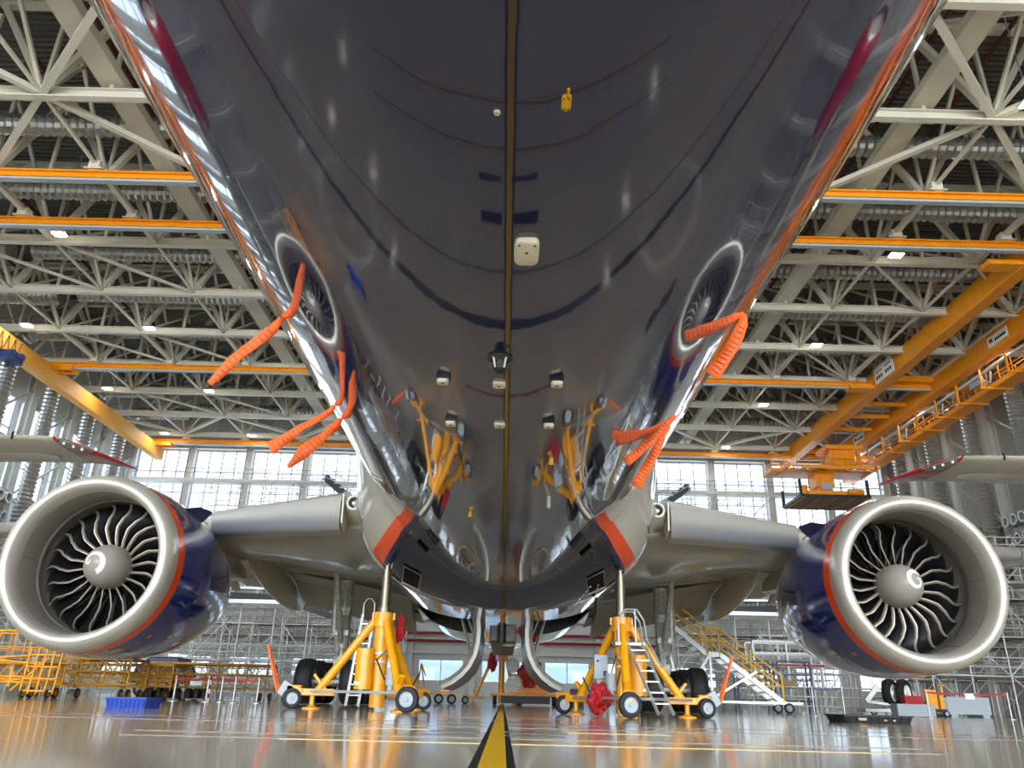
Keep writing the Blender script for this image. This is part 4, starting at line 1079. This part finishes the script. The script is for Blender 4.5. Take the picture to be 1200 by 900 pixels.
for (x, y) in ((2.5, 17.6), (3.0, 17.9)): b = MB(); b.beam((x, y-.1, 1.4), (x-.0, y+.4, .02), .03, .03); b.build('support_leg', M_alu, t)
t = ladder('step_ladder', 'aluminium ladder standing behind the tube of the left jack', (-3.38, 18.7, .06), (-3.28, 19.3, 2.1), .28, 9)
b = MB(); b.path([(-3.42, 19.3, 2.05), (-3.42, 19.3, 2.35), (-3.34, 19.3, 2.46), (-3.24, 19.3, 2.46), (-3.16, 19.3, 2.35), (-3.16, 19.3, 2.05)], .018, 8); b.build('handrail', M_alu, t)
for k in (-1, 1): b = MB(); b.beam((-3.28+k*.14, 19.3, 2.05), (-3.3+k*.14, 20.0, .02), .03, .03); b.build('support_leg', M_alu, t)

# ------------------------------------------------------------------ access stairs with yellow rails
M_railyel = mat('rail_yellow', (255,196,30), .5)
t = thing('access_stairs', 'wheeled aluminium access stairs with yellow handrails right of the right jack', 'stairs', (10, 32, 0))
A = [(5.6, 4.05), (8.0, 2.1), (8.5, 2.1), (10.9, .35)]
for dy in (0, 1.1):
    b = MB()
    for i in range(3): b.beam((A[i][0], 32+dy, A[i][1]), (A[i+1][0], 32+dy, A[i+1][1]), .05, .18)
    b.build('stringer', M_alu, t)
for (p, q, n) in ((A[0], A[1], 9), (A[2], A[3], 7)):
    for i in range(n):
        u = (i+.5)/n; b = MB(); b.box((p[0]+(q[0]-p[0])*u, 32.55, p[1]+(q[1]-p[1])*u+.05), (.24, 1.05, .04)); b.build('tread', M_alu, t)
for dy in (0, 1.1):
    b = MB()
    for off_, hh in ((0, 1.0), (0, .55)):
        P = [Vector((x, 32+dy, z+hh)) for x, z in A]
        for i in range(3): b.beam(P[i], P[i+1], .065, .065)
    for (x, z) in ((8.0, 2.1), (8.5, 2.1), (10.85, .38), (6.8, 3.07), (9.7, 1.22)): b.beam((x, 32+dy, z), (x, 32+dy, z+1), .06, .06)
    b.build('handrail', M_railyel, t)
b = MB(); b.box((8.25, 32.55, 2.1), (.6, 1.1, .05)); b.build('landing', M_alu, t)
seg = [((7.2, 31.9, .38), (11.5, 31.9, .38)), ((7.2, 33.2, .38), (11.5, 33.2, .38)), ((7.2, 31.9, .38), (7.2, 33.2, .38)), ((11.5, 31.9, .38), (11.5, 33.2, .38)),
  ((8.1, 32, .4), (8.1, 32, 2.1)), ((8.1, 33.1, .4), (8.1, 33.1, 2.1)), ((8.1, 32, .5), (9.9, 32, 1.5)), ((6.2, 32, 3.6), (6.9, 32, .4)), ((6.2, 33.1, 3.6), (6.9, 33.1, .4)), ((6.9, 32, .4), (8.1, 32, 2.1))]
members(t, 'frame_tube', M_alu, seg, .09, .09, 'box')
for (x, y) in ((7.4, 31.9), (11.0, 31.9), (7.4, 33.2), (11.0, 33.2)): wheel_mesh(.2, .12, 'wheel', t, (x, y, .2), (0, 1, 0))

# ------------------------------------------------------------------ scaffolds
M_tag = mat('scaffold_red_tag', (196,40,44), .5)
def scaffold(lab, x0, y0, nx, ny, nz, bx=2.0, by=1.2, lift=2.0, z0=0, diag=2, boards=(), group='tube scaffolds', r=.085, rail=True, seed=1, m=None):
    rnd = random.Random(seed); m = m or M_galv
    t = thing('scaffold', lab, 'scaffold', (x0+nx*bx/2, y0, z0), group)
    X = [x0+bx*i for i in range(nx+1)]; Y = [y0+by*j for j in range(ny+1)]; Z = [z0+lift*k for k in range(nz+1)]
    st = [((x, y, z0), (x, y, Z[-1]+(.9 if rail else 0))) for x in X for y in Y]
    lg = []
    for z in Z[1:]:
        for y in Y: lg += [((X[i], y, z), (X[i+1], y, z)) for i in range(nx)]
        for x in X: lg += [((x, Y[j], z), (x, Y[j+1], z)) for j in range(ny)]
        if rail: lg += [((X[0], Y[0], z+.9), (X[-1], Y[0], z+.9)), ((X[0], Y[0], z+.45), (X[-1], Y[0], z+.45)), ((X[0], Y[-1], z+.9), (X[-1], Y[-1], z+.9))]
    dg = []
    for i in range(nx):
        for k in range(nz):
            if rnd.random() < .5*diag: dg.append(((X[i], Y[0], Z[k]), (X[i+1], Y[0], Z[k+1])) if (i+k) % 2 else ((X[i+1], Y[0], Z[k]), (X[i], Y[0], Z[k+1])))
            if rnd.random() < .3*diag: dg.append(((X[i], Y[-1], Z[k]), (X[i+1], Y[-1], Z[k+1])))
    members(t, 'standard', m, st, r); members(t, 'ledger', m, lg, r*.9); members(t, 'brace', m, dg, r*.8)
    for k in boards:
        for i in range(nx):
            b = MB(); b.box(((X[i]+X[i+1])/2, (Y[0]+Y[-1])/2, Z[k]+.05), (bx*.98, (Y[-1]-Y[0])*.9, .05)); b.build('board', M_deckb if i % 3 else M_galv, t)
    for q in range(6):
        p = rnd.choice(st)[0]; z = rnd.choice(Z[1:]); b = MB(); b.box((p[0], p[1]-.05, z-.1), (.1, .02, .16)); b.build('red_tag', M_tag, t)
    return t
scaffold('tall dense tube scaffold left of the left landing gear, nearer row', -22.5, 49, 7, 1, 4, 1.8, 1.4, 2.1, diag=3, boards=(2, 3), seed=2)
scaffold('tall tube scaffold at the far left behind the left engine', -24.5, 56, 6, 2, 5, 2.3, 1.5, 2.0, diag=2, boards=(2, 4), seed=3)
scaffold('high tube scaffold rising in front of the left high windows', -25.2, 64, 6, 1, 8, 2.3, 1.6, 2.05, diag=1.5, boards=(4, 6), seed=4)
scaffold('low tube scaffold between the left tall scaffolds and the left jack', -10.6, 53, 2, 1, 4, 2.0, 1.4, 2.0, diag=2, boards=(3,), seed=5)
scaffold('tall dense tube scaffold right of the access stairs', 10.5, 49, 6, 1, 4, 1.7, 1.4, 2.1, diag=3, boards=(2, 3), seed=6)
scaffold('tall tube scaffold behind the tail of the right engine', 12, 57, 5, 2, 5, 2.2, 1.5, 2.0, diag=2, boards=(2, 4), seed=7)
scaffold('high tube scaffold rising in front of the right high windows', 11.2, 64, 5, 1, 8, 2.2, 1.6, 2.05, diag=1.5, boards=(4, 6), seed=8)
scaffold('grey tube scaffold below the right engine near the side wall, nearer part', 21.5, 41, 5, 2, 3, 2.0, 1.6, 1.9, diag=1.5, boards=(1, 2, 3), seed=9)
scaffold('grey tube scaffold near the right side wall, taller part behind the crate', 24, 48, 4, 2, 5, 2.2, 1.6, 1.9, diag=1.5, boards=(1, 2, 3, 4), seed=10)
scaffold('grey tube scaffold behind the yellow platforms at the far left', -33, 50, 4, 1, 4, 2.2, 1.5, 1.9, diag=1.5, boards=(1, 3), seed=11)
# dark stair towers against the windows
for s, x0 in ((-1, -15.2), (1, 12.4)):
    t = thing('scaffold_stairs', 'dark scaffold stair flight silhouetted against the %s high windows' % ('left' if s < 0 else 'right'), 'stairs', (x0, 63, 14.0), 'dark stair flights')
    a = Vector((x0+(0 if s < 0 else 2.6), 62.6, 17.0)); c = Vector((x0+(3.6 if s < 0 else -1.2), 62.6, 14.2))
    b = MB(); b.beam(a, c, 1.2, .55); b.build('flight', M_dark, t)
    for k in range(8):
        p = a.lerp(c, (k+.5)/8); b = MB(); b.box((p.x, 61.9, p.z+.3), (.5, .25, .05)); b.build('tread', M_galv, t)
    b = MB(); b.box((x0+(-1 if s < 0 else 3.6), 62.6, 14.3), (3.2, 1.3, .3)); b.build('landing', M_dark, t)
    seg = [((a.x, 62, 14.2), (a.x, 62, 18)), ((c.x, 62, 13), (c.x, 62, 15.8)), ((a.x, 62, a.z+1), (c.x, 62, c.z+1)), ((a.x, 62, a.z), (c.x+.5, 62, c.z+.9))]
    members(t, 'rail', M_galv, seg, .07)
# dark sloping docking platforms low on the left and right
for s in (-1, 1):
    t = thing('docking_platform', 'dark sloping docking platform among the %s scaffolds' % ('left' if s < 0 else 'right'), 'platform', (s*13, 47, 5), 'sloping docking platforms')
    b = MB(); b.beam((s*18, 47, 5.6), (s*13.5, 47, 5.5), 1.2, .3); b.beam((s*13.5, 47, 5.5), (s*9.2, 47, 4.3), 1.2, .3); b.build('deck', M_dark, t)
    b = MB(); b.beam((s*18, 46.3, 6.0), (s*10, 46.3, 5.9), .12, .12); b.beam((s*18, 46.3, 5.2), (s*12, 46.3, 5.2), .3, .22); b.build('edge_rail', M_alu, t)
    seg = [((s*x, 47, 0), (s*x, 47, z)) for x, z in ((18, 5.4), (15.5, 5.4), (13.5, 5.3), (11.5, 4.8), (9.4, 4.1))]
    members(t, 'support', M_galv, seg, .1)
# white wheeled work stand on the right
t = thing('work_stand', 'white railed work stand with a red edged deck right of the access stairs', 'work stand', (15.2, 44, 0))
seg = []
for x in (13.4, 15.2, 17.0):
    for y in (43.6, 45): seg.append(((x, y, 0), (x, y, 3.5)))
for z in (1.2, 2.3, 2.9, 3.5):
    for y in (43.6, 45): seg.append(((13.4, y, z), (17.0, y, z)))
members(t, 'frame_tube', M_galv, seg, .11, .11, 'box')
b = MB(); b.box((15.2, 44.3, 2.3), (3.8, 1.6, .16)); b.build('deck', M_alu, t); b = MB(); b.box((15.2, 43.48, 2.3), (3.8, .04, .12)); b.build('deck_edge', M_redp, t)

# ------------------------------------------------------------------ yellow platforms on the left
def truss_platform(lab, x0, x1, y, h, m, legs, dep=1.3, rail=True, seed=0, dens=5, nm='work_platform'):
    rnd = random.Random(seed)
    t = thing(nm, lab, 'work platform', ((x0+x1)/2, y, 0), 'yellow work platforms'); seg = []; th = []
    for dy in (0, dep):
        seg += [((x0, y+dy, h), (x1, y+dy, h)), ((x0, y+dy, h-.35), (x1, y+dy, h-.35)), ((x0, y+dy, .42), (x1, y+dy, .42))]
        n = dens*2
        for i in range(n):
            xa = x0+(x1-x0)*i/n; xb = x0+(x1-x0)*(i+1)/n
            th.append(((xa, y+dy, h-.35 if i % 2 else h), (xb, y+dy, h if i % 2 else h-.35)))
        for i in range(legs+1):
            x = x0+(x1-x0)*i/legs; seg.append(((x, y+dy, .3), (x, y+dy, h)))
            if i < legs:
                x2 = x0+(x1-x0)*(i+1)/legs; xm = (x+x2)/2
                th += [((x, y+dy, .45), (xm, y+dy, h-.4)), ((x2, y+dy, .45), (xm, y+dy, h-.4))]
                if rnd.random() < .8: th.append(((x, y+dy, h*.55), (x2, y+dy, h*.55)))
        if rail:
            seg += [((x0, y+dy, h+.9), (x1, y+dy, h+.9))]; th += [((x0, y+dy, h+.45), (x1, y+dy, h+.45))]
            for i in range(dens+1): x = x0+(x1-x0)*i/dens; th.append(((x, y+dy, h), (x, y+dy, h+.9)))
    members(t, 'main_tube', m, seg, .06); members(t, 'strut', m, th, .035)
    b = MB(); b.box(((x0+x1)/2, y+dep/2, h+.03), (x1-x0, dep, .05)); b.build('deck', m, t)
    for x in (x0+.15, x1-.15):
        for dy in (0, dep): wheel_mesh(.15, .09, 'wheel', t, (x, y+dy, .15), (1, 0, 0), hubm=M_ochre)
    return t
truss_platform('bright orange railed work platform on wheels at the left edge', -16.6, -13.35, 23.8, .92, M_yellow, 4, seed=1, dens=7, rail=True)
t = thing('scissor_platform', 'bright orange scissor section with upright frames at the right end of the left platform', 'work platform', (-13.3, 23.6, 0))
seg = [((-16.4, 23.5, .95), (-13.3, 23.5, 1.15)), ((-16.4, 23.5, 1.15), (-13.2, 23.5, .9)), ((-13.9, 23.5, .2), (-13.0, 23.5, 1.1))]
for k in range(5): seg.append(((-13.6+.22*k, 23.45+.02*k, .12), (-13.55+.22*k, 23.45+.02*k, 1.35)))
for k in range(4): seg.append(((-13.6, 23.45, .2+.32*k), (-12.7, 23.5, .2+.32*k)))
members(t, 'frame_tube', M_yellow, seg, .06)
for x in (-13.55, -12.85): wheel_mesh(.12, .08, 'wheel', t, (x, 23.5, .12), (1, 0, 0), hubm=M_ochre)
truss_platform('ochre work platform with sloping struts behind the bright orange one', -13.9, -11.6, 25.6, 1.15, M_ochre, 3, rail=False, seed=2, dens=5)
truss_platform('dull ochre work platform directly behind the blue tray', -12.4, -10.9, 27.2, 1.05, M_ochre, 3, rail=False, seed=5, dens=5)
truss_platform('long ochre trestle platform behind the row of black drums', -13.4, -8.9, 31.0, 1.25, M_ochre, 4, rail=False, seed=3, dens=5)
truss_platform('ochre trestle platform farther back on the left, behind the long one', -21, -15, 36.0, 1.3, M_ochre, 4, rail=False, seed=4, dens=5)
# grey pipework racks
for n, (x0, x1, y, lab) in enumerate(((-21, -9, 40, 'long low grey tube rack on the floor behind the left platforms'), (11.5, 17.5, 38, 'low grey tube rack behind the black tray on the right'), (4.6, 8.4, 42, 'low grey tube rack between the gear and the access stairs'))):
    t = thing('tube_rack', lab, 'rack', ((x0+x1)/2, y, 0), 'low grey tube racks'); seg = []
    for z in (.3, .7, 1.1):
        for dy in (0, .9): seg.append(((x0, y+dy, z), (x1, y+dy, z)))
    k = x0
    while k < x1+.1: seg += [((k, y, 0), (k, y, 1.5)), ((k, y+.9, 0), (k, y+.9, 1.5))]; k += 1.2
    members(t, 'rack_tube', M_galv, seg, .06)
# black drums on pallets
for k in range(7):
    x = -12.35+.3*k+(.1 if k > 3 else 0); t = thing('drum', 'squat black drum on a pallet, number %s from the left of the row' % ['one','two','three','four','five','six','seven'][k], 'drum', (x, 29.2, .06), 'black drums on pallets')
    b = MB(); b.lathe([(.06, 0), (.06, .14), (.08, .145), (.34, .145), (.38, .12), (.39, 0)], (x, 29.2, 0), (0,0,1), 18); b.build('body', M_dark, t, smooth=40)
    b = MB(); b.tube((x-.05, 29.15, .38), (x-.05, 29.15, .45), .03, 8); b.build('bung', M_crate, t)
for k, x in enumerate((-11.95, -10.85)):
    b = MB()
    for j in range(5): b.box((x, 28.95+.13*j, .05), (1.0, .09, .02))
    for dx in (-.42, 0, .42): b.box((x+dx, 29.2, .02), (.1, .6, .04))
    tag(b.build('pallet', M_wood), 'flat wooden pallet under the black drums, %s one' % ('left' if k == 0 else 'right'), 'pallet', 'pallets under the drums')
# trays
def tray(name, x0, x1, y, l, h, m, lab, yaw):
    cx = (x0+x1)/2; w_ = x1-x0; cy = y+l/2
    t = thing(name, lab, 'tray', (cx, cy, 0)); b = MB()
    o = [Vector((sx*w_/2*k, sy*l/2*k, z)) for (k, z) in ((.92, 0), (1, h), (.97, h), (.9, .02)) for (sx, sy) in ((-1,-1),(1,-1),(1,1),(-1,1))]
    fs = [(0,1,2,3)]
    for q in range(3):
        for i in range(4): fs.append((q*4+i, q*4+(i+1) % 4, q*4+4+(i+1) % 4, q*4+4+i))
    fs.append((12,13,14,15)); b.add(o, fs); bo = b.build('shell', m, t, local=True)
    b = MB(); 
    for i in range(9):
        x = -w_/2*.9+w_*.9*i/8; b.beam((x*.95, -l/2*.935, .01), (x, -l/2*1.0-.004, h-.02), .02, .02)
    for sx in (-1, 1):
        for i in range(6): y_ = -l/2*.85+l*.85*i/5; b.beam((sx*w_/2*.93, y_, .01), (sx*(w_/2+.002), y_, h-.02), .015, .015)
    b.build('rib', m, t, local=True)['kind'] = 'stuff'
    b = MB(); b.add([Vector((sx*w_/2*k, sy*l/2*k, z)) for (k, z) in ((1.03, h-.015), (1.03, h+.01), (.97, h+.01)) for (sx, sy) in ((-1,-1),(1,-1),(1,1),(-1,1))], [(q*4+i, q*4+(i+1) % 4, q*4+4+(i+1) % 4, q*4+4+i) for q in range(2) for i in range(4)]); b.build('rim', m, t, local=True)
    t.rotation_euler = (0, 0, R_(yaw)); return t
tray('drip_tray', -6.84, -6.12, 14.4, .6, .155, M_blue, 'blue plastic drip tray on the floor under the left engine', -4)
t = tray('drip_tray', 6.82, 8.22, 16.7, .9, .14, M_dark, 'black plastic drip tray on the floor near the right engine', 3)
b = MB(); b.box((-.35, -.462, .075), (.16, .01, .05)); b.box((.12, -.462, .06), (.06, .01, .03)); b.box((.3, -.462, .06), (.05, .01, .03)); b.build('label', M_wood, t, local=True)
# crate, pump truck, barriers on the right
t = thing('crate', 'pale grey metal crate behind the red barrier tape on the right', 'crate', (20.4, 37, 0))
b = MB(); b.box((20.6, 37.2, .47), (1.9, 1.2, .72)); b.build('box', M_crate, t, bevel=.02)
b = MB(); b.box((19.5, 37.2, .45), (.7, 1.1, .66)); b.build('side_box', M_crate, t, bevel=.02); b = MB(); b.box((19.5, 36.64, .45), (.56, .02, .5)); b.build('side_panel', M_strut, t)
for dx in (-.7, .7): b = MB(); b.box((20.6+dx, 37.2, .06), (.3, 1.2, .12)); b.build('skid', M_crate, t)
t = thing('hand_truck', 'yellow hand truck standing left of the grey crate', 'hand truck', (18.6, 35.5, 0))
b = MB(); b.box((18.35, 35.5, .62), (.5, .3, .9)); b.box((18.8, 35.5, .5), (.18, .2, .7)); b.build('body', M_yellow, t, bevel=.02)
b = MB(); b.tube((18.85, 35.5, .5), (18.95, 35.5, 1.25), .04, 8); b.tube((18.75, 35.4, 1.25), (19.15, 35.5, 1.25), .03, 8); b.build('handle', M_yellow, t)
b = MB(); b.box((18.5, 35.5, .25), (.8, .4, .12)); b.build('base', M_dark, t)
for x in (18.2, 18.85): wheel_mesh(.13, .1, 'wheel', t, (x, 35.3, .13), (0, 1, 0))
t = thing('tool_box', 'small red tool box beside the spare wheel pair', 'tool box', (17.0, 33, 0)); b = MB(); b.box((16.3, 33, .62), (.7, .4, .3)); b.build('box', M_redcl, t, bevel=.02); b = MB(); b.box((16.3, 33, .24), (1.5, .6, .46)); b.build('stand', M_crate, t, bevel=.02)
def posts(pts, lab, tapem, group, h=.92, sign=None):
    P = [Vector(p) for p in pts]
    for i, p in enumerate(P):
        t = thing('barrier_post', '%s barrier post, number %s from the left' % (lab, ['one','two','three','four','five','six','seven'][i]), 'barrier post', p, group)
        b = MB(); b.tube(p, p+Vector((0,0,h)), .03, 10); b.build('pole', M_alu, t, smooth=40); b = MB(); b.lathe([(0,.16), (.02,.16), (.05,.04)], p, (0,0,1), 16); b.build('base', M_alu, t)
    t = thing('barrier_tape', '%s barrier tape strung between its posts' % lab, 'barrier tape', (P[0]+P[-1])/2+Vector((0,0,h-.05)))
    b = MB()
    for i in range(len(P)-1):
        a, c = P[i]+Vector((0,-.02,h-.06)), P[i+1]+Vector((0,-.02,h-.06))
        pp = [a.lerp(c, k/8)-Vector((0,0,.05*math.sin(PI*k/8))) for k in range(9)]
        for k in range(8): b.beam(pp[k], pp[k+1], .01, .06)
    b.build('tape', tapem, t)
    if sign is not None: p = P[0].lerp(P[-1], sign); b = MB(); b.box((p.x, p.y-.03, h-.16), (.34, .01, .2)); b.build('sign', M_mark, t)
posts([(15.5, 30.2, 0), (18.35, 30, 0)], 'red', M_redcl, 'posts of the red tape', .92, .53)
posts([(10.3, 27.5, 0), (11.3, 27.5, 0)], 'dark blue', M_bluem, 'posts of the blue tape')
posts([(-9.95, 25.2, 0), (-8.75, 24.6, 0), (-8.3, 24.5, 0), (-7.85, 24.3, 0), (-7.2, 24.4, 0)], 'red and white', mat('tape_red', (196,50,60), .5), 'posts of the red and white tape', .72, .25)
t = thing('warning_post', 'red and white striped post among the grey posts left of the left jack', 'post', (-8.55, 24.2, 0)); 
for k in range(6): b = MB(); b.tube((-8.55, 24.2, .12*k), (-8.55, 24.2, .12*k+.12), .03, 8); b.build('band', M_redcl if k % 2 else M_mark, t)
# landing gear of another aircraft on a dolly, right
t = thing('gear_assembly', 'landing gear with twin black tyres lying on a dolly under the right engine', 'landing gear', (17.6, 36, 0))
for x in (17.0, 17.6): wheel_mesh(.58, .36, 'wheel', t, (x-.0, 36.2, .92), (.9, -1, 0), hubm=M_mark)
b = MB(); b.tube((17.6, 36.6, 1.0), (18.9, 38.6, 1.35), .16, 14); b.tube((18.2, 37.5, 1.15), (18.3, 37.5, .3), .1, 10); b.tube((17.3, 36.5, .95), (18.2, 36.6, 1.7), .08, 8); b.tube((18.7, 38.3, 1.3), (19.4, 38.9, .9), .08, 8); b.build('strut', M_mark, t, smooth=50)
b = MB(); b.beam((15.8, 36, .55), (18.2, 36, .3), .12, .1); b.beam((15.8, 36, .55), (16.4, 36, 1.2), .1, .2); b.box((17.2, 36.4, .2), (3.0, .9, .14)); b.build('dolly', M_alu, t)
for x in (16.1, 18.3): wheel_mesh(.12, .08, 'caster', t, (x, 36.1, .12), (0, 1, 0))
# carts and small yellow machines beyond the jacks
def cart(x, y, sc_, lab):
    t = thing('tow_cart', lab, 'cart', (x, y, 0), 'small yellow carts')
    b = MB(); b.box((x, y, .5*sc_), (1.9*sc_, .8, .12*sc_)); b.box((x+.55*sc_, y, .75*sc_), (.5*sc_, .5, .5*sc_)); b.build('frame', M_yellow, t, bevel=.02)
    b = MB(); b.beam((x-.5*sc_, y, .5*sc_), (x-.75*sc_, y, 1.9*sc_), .07, .07); b.beam((x-.95*sc_, y, .5*sc_), (x-.75*sc_, y, 1.9*sc_), .07, .07); b.beam((x-.75*sc_, y, 1.9*sc_), (x-.5*sc_, y, 1.3*sc_), .06, .06); b.build('hoist_frame', M_gold, t)
    b = MB(); b.beam((x+.9*sc_, y-.2, .4*sc_), (x+1.25*sc_, y-.2, .95*sc_), .2, .16); b.build('fender', M_yellow, t)
    for dx in (-.8, .25, .9): wheel_mesh(.24*sc_, .16, 'wheel', t, (x+dx*sc_, y-.4, .24*sc_), (.2, -1, 0))
cart(-3.3, 40, .95, 'small yellow tow cart with an upright frame right of the left jack'); cart(-5.9, 46, .9, 'small yellow tow cart farther back, just behind the left jack')
b = MB(); b.box((4.1, 46, .45), (.7, .5, .9)); tag(b.build('brown_panel', M_brown, bevel=.01), 'small brown board standing by the foot of the window wall', 'board')
# doors and white partitions of the back wall, blue machine on the left
t = thing('ground_unit', 'dark blue rounded ground unit on wheels behind the left trestle platform', 'ground unit', (-15.6, 38.5, 0))
b = MB(); b.loft([[Vector((-17.2+q, 38.2, z)) for q, z in ((0,.6), (.1,1.3), (.7,1.75), (2.0,1.75), (2.4,1.1), (2.4,.6))], [Vector((-17.2+q, 39.8, z)) for q, z in ((0,.6), (.1,1.3), (.7,1.75), (2.0,1.75), (2.4,1.1), (2.4,.6))]]); b.build('body', M_bluem, t, bevel=.05)
for x in (-16.6, -15.2): wheel_mesh(.35, .2, 'wheel', t, (x, 38.1, .35), (0, 1, 0))
for n, (x, lab) in enumerate(((12.2, 'blue rack of shelves behind the access stairs'), (14.2, 'blue rack of shelves left of the gear assembly'))):
    t = thing('parts_rack', lab, 'rack', (x, 40, 0), 'blue parts racks'); seg = [((x+a, 40+c, 0), (x+a, 40+c, 2.3)) for a in (-.8, .8) for c in (0, .6)]+[((x-.8, 40, z), (x+.8, 40, z)) for z in (.5, 1.1, 1.7, 2.3)]
    members(t, 'rack_bar', M_bluem, seg, .08, .08, 'box'); b = MB(); b.box((x, 40.3, 1.13), (1.6, .6, .04)); b.build('shelf', M_bluem, t); b = MB(); b.box((x-.2, 40.3, 1.3), (.8, .4, .3)); b.build('parts_bin', M_wood, t)

# ------------------------------------------------------------------ light and camera
w = bpy.data.worlds.new('sky'); bpy.context.scene.world = w; w.use_nodes = True
bg = w.node_tree.nodes['Background']; bg.inputs[0].default_value = (.82,.91,1,1); bg.inputs[1].default_value = 5.2
cam = bpy.data.cameras.new('camera'); co = bpy.data.objects.new('camera', cam); col.objects.link(co)
cam.sensor_fit = 'HORIZONTAL'; cam.sensor_width = 36; cam.lens = 901/1200*36; cam.clip_start = .02; cam.clip_end = 400
co.matrix_world = Matrix.Translation((0,0,.28)) @ Matrix.Rotation(R_(-.1), 4, 'Z') @ Matrix.Rotation(R_(90+22.3), 4, 'X') @ Matrix.Rotation(R_(1.4), 4, 'Z')
sc = bpy.context.scene; sc.camera = co
sc.view_settings.view_transform = 'Standard'; sc.view_settings.look = 'None'; sc.view_settings.gamma = 1; sc.view_settings.use_curve_mapping = False
sc.view_settings.exposure = 1.06
